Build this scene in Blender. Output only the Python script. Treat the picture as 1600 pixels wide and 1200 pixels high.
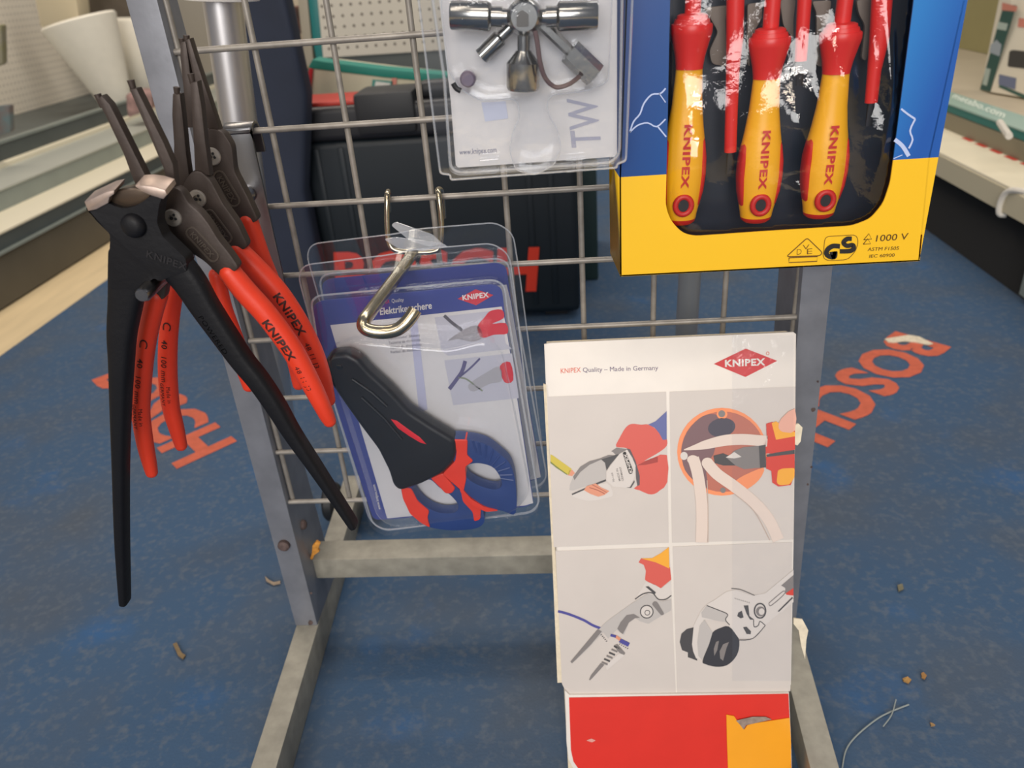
import bpy, bmesh, math, random
from mathutils import Vector, Matrix
random.seed(7)
for o in list(bpy.data.objects): bpy.data.objects.remove(o, do_unlink=True)
SC = bpy.context.scene; COL = SC.collection

# ------------------------------------------------------------------ camera
U = 0.05                       # pitch of the wire mesh: 50 mm
FLOOR = 10.45                  # floor, in mesh pitches below the uppermost visible wire
def w(gx, gy, gz): return Vector((gx*U, gz*U, (FLOOR-gy)*U))
def _rod(v):
    a = Vector(v); t = a.length
    return Matrix.Rotation(t, 3, a/t)
_R = _rod((0.5006, 0.0632, -0.0566)); _t = Vector((-4.2161, -4.1632, 9.6447))
_C = -(_R.transposed() @ _t)
F = 1202.0
CAM = w(_C.x, _C.y, _C.z)
def _g2w(v): return Vector((v.x, v.z, -v.y))
_right = _g2w(_R[0]); _down = _g2w(_R[1]); _fwd = _g2w(_R[2])
cd = bpy.data.cameras.new('camera'); cam = bpy.data.objects.new('camera', cd); COL.objects.link(cam)
m3 = Matrix((_right, -_down, -_fwd)).transposed()
cam.matrix_world = Matrix.Translation(CAM) @ m3.to_4x4()
cd.sensor_width = 36; cd.lens = 36*F/1600; cd.clip_start = 0.02; cd.clip_end = 60
cd.dof.use_dof = True; cd.dof.focus_distance = 0.46; cd.dof.aperture_fstop = 11
SC.camera = cam
def ray(u, v): return (_right*((u-800)/F) + _down*((v-600)/F) + _fwd)

# ------------------------------------------------------------------ light, exposure
SC.view_settings.view_transform = 'Standard'; SC.view_settings.look = 'None'
SC.view_settings.gamma = 1; SC.view_settings.use_curve_mapping = False
SC.view_settings.exposure = -0.07
SC.cycles.transparent_max_bounces = 32
wd = bpy.data.worlds.new('shop'); SC.world = wd; wd.use_nodes = True
wd.node_tree.nodes['Background'].inputs[0].default_value = (0.83, 0.88, 1.0, 1)
wd.node_tree.nodes['Background'].inputs[1].default_value = 0.24
def area(name, loc, target, sx, sy, power, col):
    l = bpy.data.lights.new(name, 'AREA'); l.shape = 'RECTANGLE'; l.size = sx; l.size_y = sy; l.energy = power; l.color = col
    o = bpy.data.objects.new(name, l); COL.objects.link(o); o.location = loc
    o.rotation_euler = (Vector(target)-Vector(loc)).to_track_quat('-Z', 'Y').to_euler()
    return o
WARM = (1.0, 0.86, 0.70); NEUT = (1.0, 0.93, 0.85); COOL = (0.80, 0.90, 1.0)
area('ceiling_lamp_front', (0.35, -1.5, 2.5), (0.25, 0, 0.3), 1.5, 0.26, 11, WARM)
area('ceiling_lamp_rear', (-0.3, -3.4, 2.6), (0.25, 0, 0.3), 1.5, 0.20, 22, WARM)
area('ceiling_lamp_rear.001', (1.3, -5.2, 2.6), (0.25, 0, 0.3), 1.5, 0.26, 38, NEUT)
area('ceiling_lamp_front.001', (-0.9, -1.3, 2.5), (0.0, 0, 0.3), 0.4, 1.5, 9, WARM)
area('ceiling_lamp_aisle', (0.2, 1.6, 2.7), (0.2, 1.5, 0), 1.6, 0.3, 22, NEUT)
area('front_fill', (0.0, -3.2, 1.25), (0.3, 0, 0.35), 2.0, 1.1, 62, (0.97, 0.95, 0.93))  # unseen soft fill added behind the camera to brighten front faces
area('ceiling_lamp_left', (-0.9, 1.9, 2.6), (-1.1, 1.7, 0), 0.4, 1.6, 28, WARM)
area('ceiling_lamp_right', (1.5, 1.0, 2.6), (1.3, 1.0, 0), 0.4, 1.6, 18, NEUT)

# ------------------------------------------------------------------ materials
def lin(c):
    f = lambda x: x/12.92 if x <= 0.04045 else ((x+0.055)/1.055)**2.4
    return tuple(f(x/255) for x in c) + (1,)
MATS = {}
def mat(name, col, rough=0.5, metal=0.0, var=0.0, vs=40, bump=0.0, bs=200, coat=0.0, spec=0.5, col2=None, stretch=None):
    if name in MATS: return MATS[name]
    m = bpy.data.materials.new(name); m.use_nodes = True; MATS[name] = m
    nt = m.node_tree; b = nt.nodes['Principled BSDF']
    b.inputs['Base Color'].default_value = lin(col); b.inputs['Roughness'].default_value = rough
    b.inputs['Metallic'].default_value = metal; b.inputs['Coat Weight'].default_value = coat
    b.inputs['Specular IOR Level'].default_value = spec
    if var or bump:
        tc = nt.nodes.new('ShaderNodeTexCoord'); src = tc.outputs['Object']
        if stretch:
            mp = nt.nodes.new('ShaderNodeMapping'); mp.inputs['Scale'].default_value = stretch
            nt.links.new(src, mp.inputs[0]); src = mp.outputs[0]
    if var:
        n = nt.nodes.new('ShaderNodeTexNoise'); n.inputs['Scale'].default_value = vs; n.inputs['Detail'].default_value = 5
        nt.links.new(src, n.inputs['Vector'])
        r = nt.nodes.new('ShaderNodeValToRGB')
        a = lin(col); c2 = lin(col2) if col2 else tuple(x*(1-var) for x in a[:3])+(1,)
        c1 = a if col2 else tuple(min(1, x*(1+var)) for x in a[:3])+(1,)
        r.color_ramp.elements[0].position = 0.32; r.color_ramp.elements[1].position = 0.68
        r.color_ramp.elements[0].color = c2; r.color_ramp.elements[1].color = c1
        nt.links.new(n.outputs['Fac'], r.inputs[0]); nt.links.new(r.outputs[0], b.inputs['Base Color'])
    if bump:
        n2 = nt.nodes.new('ShaderNodeTexNoise'); n2.inputs['Scale'].default_value = bs; n2.inputs['Detail'].default_value = 3
        nt.links.new(src, n2.inputs['Vector'])
        bp = nt.nodes.new('ShaderNodeBump'); bp.inputs['Strength'].default_value = bump; bp.inputs['Distance'].default_value = 0.002
        nt.links.new(n2.outputs['Fac'], bp.inputs['Height']); nt.links.new(bp.outputs[0], b.inputs['Normal'])
    return m
def clear(name, tint=(0.985, 0.99, 1.0), gloss=1.0, rough=0.03, haze=0.008, bump=0.0, bs=60, ior=1.5):
    if name in MATS: return MATS[name]
    m = bpy.data.materials.new(name); m.use_nodes = True; MATS[name] = m
    nt = m.node_tree; nt.nodes.clear(); N = nt.nodes.new; L = nt.links.new
    out = N('ShaderNodeOutputMaterial'); tr = N('ShaderNodeBsdfTransparent'); tr.inputs[0].default_value = tint+(1,)
    gl = N('ShaderNodeBsdfGlossy'); gl.inputs['Roughness'].default_value = rough; gl.inputs[0].default_value = (gloss, gloss, gloss, 1)
    lw = N('ShaderNodeLayerWeight'); lw.inputs[0].default_value = 0.5            # Schlick, the same from both sides of the sheet
    pw = N('ShaderNodeMath'); pw.operation = 'POWER'; pw.inputs[1].default_value = 5.0; L(lw.outputs['Facing'], pw.inputs[0])
    fr = N('ShaderNodeMath'); fr.operation = 'MULTIPLY_ADD'; fr.inputs[1].default_value = 0.55; fr.inputs[2].default_value = ((ior-1)/(ior+1))**2; L(pw.outputs[0], fr.inputs[0])
    df = N('ShaderNodeBsdfDiffuse'); df.inputs[0].default_value = (0.75, 0.77, 0.8, 1)
    mx = N('ShaderNodeMixShader'); mx.inputs[0].default_value = haze; L(tr.outputs[0], mx.inputs[1]); L(df.outputs[0], mx.inputs[2])
    m2 = N('ShaderNodeMixShader'); L(fr.outputs[0], m2.inputs[0]); L(mx.outputs[0], m2.inputs[1]); L(gl.outputs[0], m2.inputs[2])
    if bump:
        tc = N('ShaderNodeTexCoord'); n = N('ShaderNodeTexNoise'); n.inputs['Scale'].default_value = bs; n.inputs['Detail'].default_value = 6
        L(tc.outputs['Object'], n.inputs['Vector']); bp = N('ShaderNodeBump'); bp.inputs['Strength'].default_value = bump; bp.inputs['Distance'].default_value = 0.006
        L(n.outputs['Fac'], bp.inputs['Height']); L(bp.outputs[0], gl.inputs['Normal'])
    L(m2.outputs[0], out.inputs[0])
    return m
def gradient(name, cols, axis, rough=0.4, var=0.0):
    """printed colour ramp across the object; cols: [(pos, rgb)], axis: (vector, offset, length)"""
    m = bpy.data.materials.new(name); m.use_nodes = True; MATS[name] = m
    nt = m.node_tree; N = nt.nodes.new; L = nt.links.new; b = nt.nodes['Principled BSDF']; b.inputs['Roughness'].default_value = rough
    g = N('ShaderNodeNewGeometry'); d = N('ShaderNodeVectorMath'); d.operation = 'DOT_PRODUCT'; d.inputs[1].default_value = axis[0]
    L(g.outputs['Position'], d.inputs[0])
    mr = N('ShaderNodeMapRange'); mr.inputs[1].default_value = axis[1]; mr.inputs[2].default_value = axis[1]+axis[2]
    L(d.outputs['Value'], mr.inputs[0]); r = N('ShaderNodeValToRGB'); L(mr.outputs[0], r.inputs[0])
    e = r.color_ramp.elements; e[0].position, e[0].color = cols[0][0], lin(cols[0][1]); e[1].position, e[1].color = cols[-1][0], lin(cols[-1][1])
    for p, c in cols[1:-1]:
        x = e.new(p); x.color = lin(c)
    L(r.outputs[0], b.inputs['Base Color'])
    return m

M_POST = mat('grey_paint', (128, 130, 137), 0.45, 0.2, 0.10, 60, 0.05, 300)
M_FOOT = mat('worn_grey_paint', (150, 146, 134), 0.5, 0.1, 0.16, 70, 0.08, 260)
M_WIRE = mat('grey_wire', (148, 142, 134), 0.42, 0.25, 0.18, 90)
M_RUST = mat('rusty_steel', (98, 82, 78), 0.7, 0.3, 0.3, 200)
M_STEEL = mat('brushed_steel', (140, 139, 140), 0.28, 1.0, 0.08, 80, 0.03, 400, stretch=(1, 1, 0.1))
M_CHROME = mat('chrome', (205, 200, 192), 0.14, 1.0)
M_ZINC = mat('zinc_wire', (184, 174, 152), 0.24, 1.0, 0.1, 120)
M_PHOS = mat('phosphated_steel', (70, 60, 55), 0.48, 0.35, 0.12, 120, 0.04, 500)
M_BLK = mat('black_lacquer', (17, 17, 21), 0.52, 0.0, 0.1, 60, 0.08, 350, spec=0.28)
M_BLADE = mat('ground_steel', (196, 176, 164), 0.42, 0.85, 0.08, 200, 0.03, 600)
M_RED = mat('red_dip_grip', (228, 62, 34), 0.45, 0.0, 0.06, 40, 0.03, 500)
M_INK = mat('black_ink', (60, 18, 14), 0.6)
M_WHITE = mat('white_card', (228, 222, 216), 0.5, 0, 0.02, 200)
M_CLEAR = clear('clear_plastic')
M_CLEARB = clear('clear_plastic_wavy', haze=0.012, bump=0.25, bs=30)
M_BOSCH = mat('faded_orange_print', (192, 92, 66), 0.8, 0, 0.10, 90)
M_DARK = mat('dark_plastic', (34, 35, 38), 0.5)
M_BLACKPR = mat('black_print', (34, 30, 28), 0.5)
def flat(name, c, rough=0.45): return mat(name, c, rough)

# ------------------------------------------------------------------ mesh tools
class Surf:
    """a plane in the place: o origin, n normal towards the viewer, ex right, ey up"""
    def __init__(s, o, n, ex=None):
        s.o = Vector(o); s.n = Vector(n).normalized()
        ex = Vector(ex) if ex is not None else Vector((1, 0, 0))
        s.ex = (ex - s.n*ex.dot(s.n)).normalized(); s.ey = s.n.cross(s.ex)
    def px(s, u, v, h=0.0):
        d = ray(u, v); o = s.o + s.n*h
        return CAM + d*((o-CAM).dot(s.n)/d.dot(s.n))
    def loc(s, u, v, h=0.0):
        p = s.px(u, v, h)-s.o; return Vector((p.dot(s.ex), p.dot(s.ey)))
    def at(s, a, b, h=0.0): return s.o + s.ex*a + s.ey*b + s.n*h
def VP(y): return Surf((0, y, 0), (0, -1, 0))
GROUND = Surf((0, 0, 0), (0, 0, 1))

def cr(pts, n=6, closed=False):
    """Catmull-Rom through points of any size"""
    P = [tuple(p) for p in pts]; k = len(P); out = []
    seg = k if closed else k-1
    for i in range(seg):
        if closed: a, b, c, d = P[(i-1) % k], P[i], P[(i+1) % k], P[(i+2) % k]
        else: a, b, c, d = P[max(i-1, 0)], P[i], P[i+1], P[min(i+2, k-1)]
        for j in range(n):
            t = j/n
            out.append(tuple(0.5*((2*q)+(r-p)*t+(2*p-5*q+4*r-s)*t*t+(3*q-p-3*r+s)*t**3) for p, q, r, s in zip(a, b, c, d)))
    if not closed: out.append(P[-1])
    return out

class MB:
    def __init__(s): s.bm = bmesh.new(); s.mats = []; s.cur = 0
    def m(s, mt):
        if mt not in s.mats: s.mats.append(mt)
        s.cur = s.mats.index(mt); return s
    def face(s, pts):
        vs = [s.bm.verts.new(p) for p in pts]
        f = s.bm.faces.new(vs); f.material_index = s.cur; return f
    def merge(s, t):
        mp = {v: s.bm.verts.new(v.co) for v in t.verts}
        for f in t.faces:
            try:
                g = s.bm.faces.new([mp[v] for v in f.verts]); g.material_index = s.cur
            except ValueError: pass
        t.free()
    def prism(s, front, vec, bevel=0.0, seg=2, open_back=False):
        """closed solid: outline 'front' extruded by vec (backwards)"""
        t = bmesh.new(); vec = Vector(vec); k = len(front)
        a = [t.verts.new(p) for p in front]; b = [t.verts.new(Vector(p)+vec) for p in front]
        top = t.faces.new(a)
        if not open_back: t.faces.new(b[::-1])
        for i in range(k): t.faces.new((a[i], b[i], b[(i+1) % k], a[(i+1) % k]))
        bmesh.ops.recalc_face_normals(t, faces=t.faces)
        if bevel:
            es = [e for e in t.edges if all(v in a for v in e.verts)] + ([] if open_back else [e for e in t.edges if all(v in b for v in e.verts)])
            bmesh.ops.bevel(t, geom=es, offset=bevel, segments=seg, profile=0.6, affect='EDGES', clamp_overlap=True)
        s.merge(t); return s
    def ringprism(s, outer, inner, vec, bevel=0.0):
        t = bmesh.new(); vec = Vector(vec)
        def loop(pts): return [t.verts.new(p) for p in pts]
        A, B = loop(outer), loop(inner); A2, B2 = loop([Vector(p)+vec for p in outer]), loop([Vector(p)+vec for p in inner])
        for X, Y in ((A, B), (A2, B2)):
            ee = []
            for L_ in (X, Y):
                for i in range(len(L_)): ee.append(t.edges.new((L_[i], L_[(i+1) % len(L_)])))
            bmesh.ops.triangle_fill(t, edges=ee, use_beauty=True)
        for X, Y in ((A, A2), (B, B2)):
            k = len(X)
            for i in range(k): t.faces.new((X[i], Y[i], Y[(i+1) % k], X[(i+1) % k]))
        bmesh.ops.recalc_face_normals(t, faces=t.faces)
        if bevel:
            st = set(A) | set(B) 
            es = [e for e in t.edges if all(v in st for v in e.verts) and any(abs(f.normal.dot(vec.normalized())) < 0.5 for f in e.link_faces)]
            bmesh.ops.bevel(t, geom=es, offset=bevel, segments=2, profile=0.6, affect='EDGES', clamp_overlap=True)
        s.merge(t); return s
    def sweep(s, pts, hw, ht, n, ring=16, e=2.0, cap0=True, cap1=True, round_cap=True):
        """section = superellipse of half width hw (across n) and half thickness ht (along n)"""
        P = [Vector(p) for p in pts]; k = len(P); n = Vector(n)
        hw = list(hw) if hasattr(hw, '__len__') else [hw]*k; ht = list(ht) if hasattr(ht, '__len__') else [ht]*k
        T = []
        for i in range(k):
            t = (P[min(i+1, k-1)]-P[max(i-1, 0)]); T.append(t.normalized())
        rows = []
        def row(c, t, a, b):
            side = n.cross(t).normalized(); nn = t.cross(side).normalized(); r = []
            for j in range(ring):
                th = 2*math.pi*j/ring; ct, st = math.cos(th), math.sin(th)
                x = math.copysign(abs(ct)**(2/e), ct); y = math.copysign(abs(st)**(2/e), st)
                r.append(s.bm.verts.new(c+side*a*x+nn*b*y))
            rows.append(r)
        if cap0 and round_cap:
            L_ = min(hw[0], ht[0])
            for q in (0.05, 0.35, 0.65, 0.85): 
                f = math.sqrt(1-(1-q)**2); row(P[0]-T[0]*L_*(1-q), T[0], hw[0]*f, ht[0]*f)
        for i in range(k): row(P[i], T[i], hw[i], ht[i])
        if cap1 and round_cap:
            L_ = min(hw[-1], ht[-1])
            for q in (0.85, 0.65, 0.35, 0.05):
                f = math.sqrt(1-(1-q)**2); row(P[-1]+T[-1]*L_*(1-q), T[-1], hw[-1]*f, ht[-1]*f)
        for a, b in zip(rows, rows[1:]):
            for j in range(ring):
                f = s.bm.faces.new((a[j], a[(j+1) % ring], b[(j+1) % ring], b[j])); f.material_index = s.cur
        if cap0: s.bm.faces.new(rows[0][::-1]).material_index = s.cur
        if cap1: s.bm.faces.new(rows[-1]).material_index = s.cur
        return s
    def tube(s, pts, r, ring=12, **kw):
        """round wire along a free path (parallel transport)"""
        P = [Vector(p) for p in pts]; k = len(P)
        R_ = list(r) if hasattr(r, '__len__') else [r]*k
        T = [(P[min(i+1, k-1)]-P[max(i-1, 0)]).normalized() for i in range(k)]
        ref = Vector((0, 0, 1)) if abs(T[0].z) < 0.9 else Vector((1, 0, 0))
        nn = (ref - T[0]*ref.dot(T[0])).normalized(); rows = []
        for i in range(k):
            nn = (nn - T[i]*nn.dot(T[i])).normalized(); b = T[i].cross(nn)
            rows.append([s.bm.verts.new(P[i]+nn*math.cos(2*math.pi*j/ring)*R_[i]+b*math.sin(2*math.pi*j/ring)*R_[i]) for j in range(ring)])
        for a, b in zip(rows, rows[1:]):
            for j in range(ring):
                f = s.bm.faces.new((a[j], a[(j+1) % ring], b[(j+1) % ring], b[j])); f.material_index = s.cur
        s.bm.faces.new(rows[0][::-1]).material_index = s.cur; s.bm.faces.new(rows[-1]).material_index = s.cur
        return s
    def lathe(s, o, d, prof, ring=28, caps=True):
        o = Vector(o); d = Vector(d).normalized(); pts = [o+d*h for r, h in prof]
        ref = Vector((0, 1, 0)) if abs(d.y) < 0.9 else Vector((1, 0, 0)); a = d.cross(ref).normalized(); b = d.cross(a)
        rows = [[s.bm.verts.new(p+(a*math.cos(2*math.pi*j/ring)+b*math.sin(2*math.pi*j/ring))*max(r, 1e-5)) for j in range(ring)] for p, (r, h) in zip(pts, prof)]
        for x, y in zip(rows, rows[1:]):
            for j in range(ring):
                f = s.bm.faces.new((x[j], x[(j+1) % ring], y[(j+1) % ring], y[j])); f.material_index = s.cur
        if caps:
            s.bm.faces.new(rows[0][::-1]).material_index = s.cur; s.bm.faces.new(rows[-1]).material_index = s.cur
        return s
    def box(s, lo, hi, bevel=0.0, seg=2):
        t = bmesh.new(); bmesh.ops.create_cube(t, size=1); lo = Vector(lo); hi = Vector(hi); c = (lo+hi)/2; d = hi-lo
        for v in t.verts: v.co = Vector((v.co.x*d.x, v.co.y*d.y, v.co.z*d.z))+c
        if bevel: bmesh.ops.bevel(t, geom=t.edges, offset=bevel, segments=seg, profile=0.6, affect='EDGES', clamp_overlap=True)
        s.merge(t); return s
    # --- flat print on a surface
    def decal(s, S, pts, h, smooth=0):
        if smooth: pts = cr(pts, smooth, True)
        s.face([S.px(u, v, h) for u, v in pts]); return s
    def stroke(s, S, pts, wpx, h, smooth=5, closed=False):
        """flat line of wpx pixels along pixel path"""
        P = cr(pts, smooth, closed) if smooth else [tuple(p) for p in pts]
        if closed: P = P+[P[0]]
        k = len(P); L_ = []; R_ = []
        for i in range(k):
            a, b = P[max(i-1, 0)], P[min(i+1, k-1)]
            dx, dy = b[0]-a[0], b[1]-a[1]; q = math.hypot(dx, dy) or 1
            ww = (P[i][2] if len(P[i]) > 2 else wpx)/2
            L_.append((P[i][0]-dy/q*ww, P[i][1]+dx/q*ww)); R_.append((P[i][0]+dy/q*ww, P[i][1]-dx/q*ww))
        A = [s.bm.verts.new(S.px(*p, h)) for p in L_]; B = [s.bm.verts.new(S.px(*p, h)) for p in R_]
        for i in range(k-1): s.bm.faces.new((A[i], A[i+1], B[i+1], B[i])).material_index = s.cur
        return s
    def text(s, txt, fn, bold=0.0, space=1.0):
        vs, fs, wd_, cap = glyphs(txt, bold, space)
        V_ = [s.bm.verts.new(fn(x/wd_, y/cap, wd_, cap)) for x, y in vs]
        for f in fs:
            try: s.bm.faces.new([V_[i] for i in f]).material_index = s.cur
            except ValueError: pass
        return s
    def textpx(s, S, txt, p0, p1, up, h, bold=0.0, space=1.0):
        """text from pixel p0 to p1 along its baseline; up = pixel of the cap top above p0"""
        O = S.loc(*p0, h); R_ = S.loc(*p1, h)-O; Up = S.loc(*up, h)-O
        return s.text(txt, lambda x, y, a, b: S.at(*(O+R_*x+Up*y), h), bold, space)
    def textpath(s, S, txt, path, s0, s1, cap_px, off_px, hf, bold=0.0, space=1.0, hbase=0.0):
        """text along a pixel path between arc fractions s0..s1; off_px shifts baseline sideways; hf(offset in m) = height of the skin"""
        P = cr(path, 10); Q = [S.loc(u, v, hbase) for u, v in P]
        acc = [0.0]
        for a, b in zip(Q, Q[1:]): acc.append(acc[-1]+(b-a).length)
        sc = (S.loc(P[0][0]+10, P[0][1], hbase)-S.loc(P[0][0], P[0][1], hbase)).length/10
        def fn(x, y, a, b):
            d = (s0+(s1-s0)*x)*acc[-1]
            i = 0
            while i < len(acc)-2 and acc[i+1] < d: i += 1
            t = (d-acc[i])/max(acc[i+1]-acc[i], 1e-9); p = Q[i].lerp(Q[i+1], t)
            j0, j1 = max(i-3, 0), min(i+4, len(Q)-1)
            tg = (Q[j1]-Q[j0]).normalized(); up = Vector((-tg.y, tg.x)); o = (off_px+y*cap_px)*sc
            p = p+up*o
            return S.at(p.x, p.y, hbase+(hf(o, d/acc[-1]) if hf.__code__.co_argcount == 2 else hf(o)))
        return s.text(txt, fn, bold, space)
    def build(s, name, parent=None, ang=38, **tags):
        root = parent
        while root is not None and root.parent: root = root.parent
        bm = s.bm
        if bm.verts:
            bmesh.ops.remove_doubles(bm, verts=bm.verts, dist=1e-6)
        if root is not None: base = root.location.copy()
        else:
            xs = [v.co for v in bm.verts]
            lo = Vector([min(c[i] for c in xs) for i in range(3)]); hi = Vector([max(c[i] for c in xs) for i in range(3)])
            base = Vector(((lo.x+hi.x)/2, (lo.y+hi.y)/2, lo.z))
        for v in bm.verts: v.co -= base
        ca = math.radians(ang)
        for f in bm.faces: f.smooth = True
        for e_ in bm.edges:
            if len(e_.link_faces) == 2 and e_.calc_face_angle(0) > ca: e_.smooth = False
        me = bpy.data.meshes.new(name); bm.to_mesh(me); bm.free()
        for mt in s.mats: me.materials.append(mt)
        o = bpy.data.objects.new(name, me); COL.objects.link(o)
        if parent is not None: o.parent = parent
        else: o.location = base
        for k_, v_ in tags.items(): o[k_] = v_
        return o
_G = {}
def glyphs(txt, bold, space):
    key = (txt, bold, space)
    if key in _G: return _G[key]
    c = bpy.data.curves.new('txt', 'FONT'); c.body = txt; c.size = 1; c.offset = bold; c.space_character = space; c.resolution_u = 3
    o = bpy.data.objects.new('txt', c); COL.objects.link(o)
    dg = bpy.context.evaluated_depsgraph_get(); me = bpy.data.meshes.new_from_object(o.evaluated_get(dg))
    vs = [(v.co.x, v.co.y) for v in me.vertices]; fs = [tuple(p.vertices) for p in me.polygons]
    bpy.data.objects.remove(o); bpy.data.curves.remove(c); bpy.data.meshes.remove(me)
    x0 = min(v[0] for v in vs); x1 = max(v[0] for v in vs)
    cap = 0.73
    vs = [(x-x0, y) for x, y in vs]
    _G[key] = (vs, fs, x1-x0, cap); return _G[key]
def thing(name, loc, label, cat, group=None):
    o = bpy.data.objects.new(name, None); COL.objects.link(o); o.empty_display_size = 0.02; o.location = loc
    o['label'] = label; o['category'] = cat
    if group: o['group'] = group
    return o
def tag(o, label, cat, group=None):
    o['label'] = label; o['category'] = cat
    if group: o['group'] = group
    return o
def rrect(x0, y0, x1, y1, r, n=5):
    out = []
    for cx, cy, a0 in ((x1-r, y1-r, 0), (x0+r, y1-r, 90), (x0+r, y0+r, 180), (x1-r, y0+r, 270)):
        for i in range(n+1):
            a = math.radians(a0+90*i/n); out.append((cx+r*math.cos(a), cy+r*math.sin(a)))
    return out
def soften(pts, r=6.0, n=4):
    """round the corners of a pixel polygon"""
    out = []; k = len(pts)
    for i in range(k):
        p0, p, p1 = Vector(pts[i-1]), Vector(pts[i]), Vector(pts[(i+1) % k])
        a, b = p0-p, p1-p; ra = min(r, a.length*0.45); rb = min(r, b.length*0.45)
        A = p+a.normalized()*ra; B = p+b.normalized()*rb
        for j in range(n+1):
            t = j/n; out.append(tuple(A*(1-t)**2+p*2*t*(1-t)+B*t*t))
    return out

# ================================================================== SETTING
def st(o): o['kind'] = 'structure'; return o
M_WOOD = mat('pale_vinyl_floor', (214, 192, 152), 0.55, 0, 0.08, 7, 0.02, 60, stretch=(6, 0.7, 1))
def carpet():
    m = mat('blue_mat', (66, 96, 132), 0.88, 0, 0, bump=0.25, bs=420)
    nt = m.node_tree; N = nt.nodes.new; L = nt.links.new; b = nt.nodes['Principled BSDF']; b.inputs['Specular IOR Level'].default_value = 0.25
    tc = N('ShaderNodeTexCoord')
    def noise(sc, det, lo, hi):
        n = N('ShaderNodeTexNoise'); n.inputs['Scale'].default_value = sc; n.inputs['Detail'].default_value = det
        L(tc.outputs['Object'], n.inputs['Vector']); r = N('ShaderNodeMapRange'); r.inputs[1].default_value = lo; r.inputs[2].default_value = hi
        L(n.outputs['Fac'], r.inputs[0]); return r.outputs[0]
    def mix(f, a, bb):
        x = N('ShaderNodeMix'); x.data_type = 'RGBA'; L(f, x.inputs[0])
        if isinstance(a, tuple): x.inputs[6].default_value = a
        else: L(a, x.inputs[6])
        x.inputs[7].default_value = bb; return x.outputs[2]
    c = mix(noise(5.5, 6, 0.45, 0.78), lin((62, 86, 114)), lin((80, 86, 94)))       # trodden-in dirt
    c = mix(noise(9, 5, 0.60, 0.80), c, lin((52, 92, 138)))                          # cleaner blue patches
    c = mix(noise(140, 2, 0.50, 0.95), c, lin((98, 106, 116)))
    L(c, b.inputs['Base Color']); return m
M_MAT = carpet()
o = MB().m(M_WOOD).box((-3.0, -2.2, -0.06), (3.2, 4.6, -0.003)).build('floor'); st(o)
M_WALL = mat('shop_wall', (188, 182, 168), 0.8, 0, 0.04, 5)
st(MB().m(M_WALL).box((-3.0, 4.6, -0.06), (3.2, 4.7, 2.9)).build('wall_back'))
matt = MB().m(M_MAT).box((-15.75*U, -1.6, -0.003), (20.6*U, 2.9, 0.0), 0.001).build('floor_mat')
tag(matt, 'large worn blue floor mat with orange printed lettering lying in the aisle', 'floor mat')
for p0, p1, up in (((1403, 519), None, (1488, 543)), ((147, 592.6), (281, 731), None)):
    O = GROUND.loc(*p0)
    if p1 is None: Up = GROUND.loc(*up)-O; R_ = GROUND.loc(1295, 700)-GROUND.loc(*up)
    else: R_ = GROUND.loc(*p1)-O; Up = GROUND.loc(372, 689)-GROUND.loc(*p1)
    b = MB().m(M_BOSCH); b.text('BOSCH', lambda x, y, a, c: GROUND.at(*(O+R_*x+Up*y), 0.0006), 0.035, 1.04)
    b.build('printed_lettering', matt, label='faded orange letters printed on blue mat')

# ================================================================== DISPLAY STAND
stand = thing('display_stand', (0.2, 0, 0), 'grey metal floor stand with wire mesh panel, two posts and long feet', 'display stand')
def hexa(name, bot, top, mt, parent, bevel=0.0012, z1t=None):
    """bot/top: (x0,x1,gy), shared z0,z1"""
    (x0, x1, g0), (X0, X1, g1), z0, z1 = bot[0], top[0], bot[1], bot[2]
    b = MB().m(mt); t = bmesh.new()
    bm_ = [t.verts.new(w(*p)) for p in ((x0, g0, z0), (x1, g0, z0), (x1, g0, z1), (x0, g0, z1))]
    tp = [t.verts.new(w(*p)) for p in ((X0, g1, z0), (X1, g1, z0), (X1, g1, z1 if z1t is None else z1t), (X0, g1, z1 if z1t is None else z1t))]
    t.faces.new(bm_[::-1]); t.faces.new(tp)
    for i in range(4): t.faces.new((bm_[i], bm_[(i+1) % 4], tp[(i+1) % 4], tp[i]))
    bmesh.ops.bevel(t, geom=t.edges, offset=bevel, segments=2, profile=0.6, affect='EDGES')
    b.merge(t); return b.build(name, parent)
hexa('post', ((-0.455, -0.04, 9.75), -0.15, 1.15), ((-0.36, 0.02, -4.0),), M_POST, stand, z1t=0.18)
hexa('post', ((8.18, 8.58, 9.75), -0.15, 1.25), ((7.76, 8.16, -4.0),), M_POST, stand, z1t=0.75)
def foot(xa, xb, z0, xc, xd, z1):
    b = MB().m(M_FOOT)
    b.prism([w(xa, 9.75, z0), w(xb, 9.75, z0), w(xd, 9.75, z1), w(xc, 9.75, z1)], (0, 0, -0.685*U), 0.0012)
    return b.build('foot', stand)
foot(-0.19, 0.20, -5.2, -0.68, -0.24, 4.6)
foot(7.86, 8.27, -5.2, 8.46, 8.87, 4.6)
MB().m(M_FOOT).box(w(-0.05, 9.04, 0.32), w(8.2, 8.60, 0.86), 0.0012).build('cross_rail', stand)
# wire mesh
r = 0.0020
for j in range(-3, 8):
    b = MB().m(M_WIRE).tube([w(-0.03 if j > 4 else 0.0, j, -0.035), w(4, j, -0.035), w(8.04, j, -0.035)], r); b.build('grid_wire', stand)
for i in range(0, 9):
    x = i+(0.02 if i == 0 else 0)
    MB().m(M_WIRE).tube([w(x, -3.02, 0.035), w(x, 3, 0.035), w(x, 7.02, 0.035)], r).build('grid_wire', stand)
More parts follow.
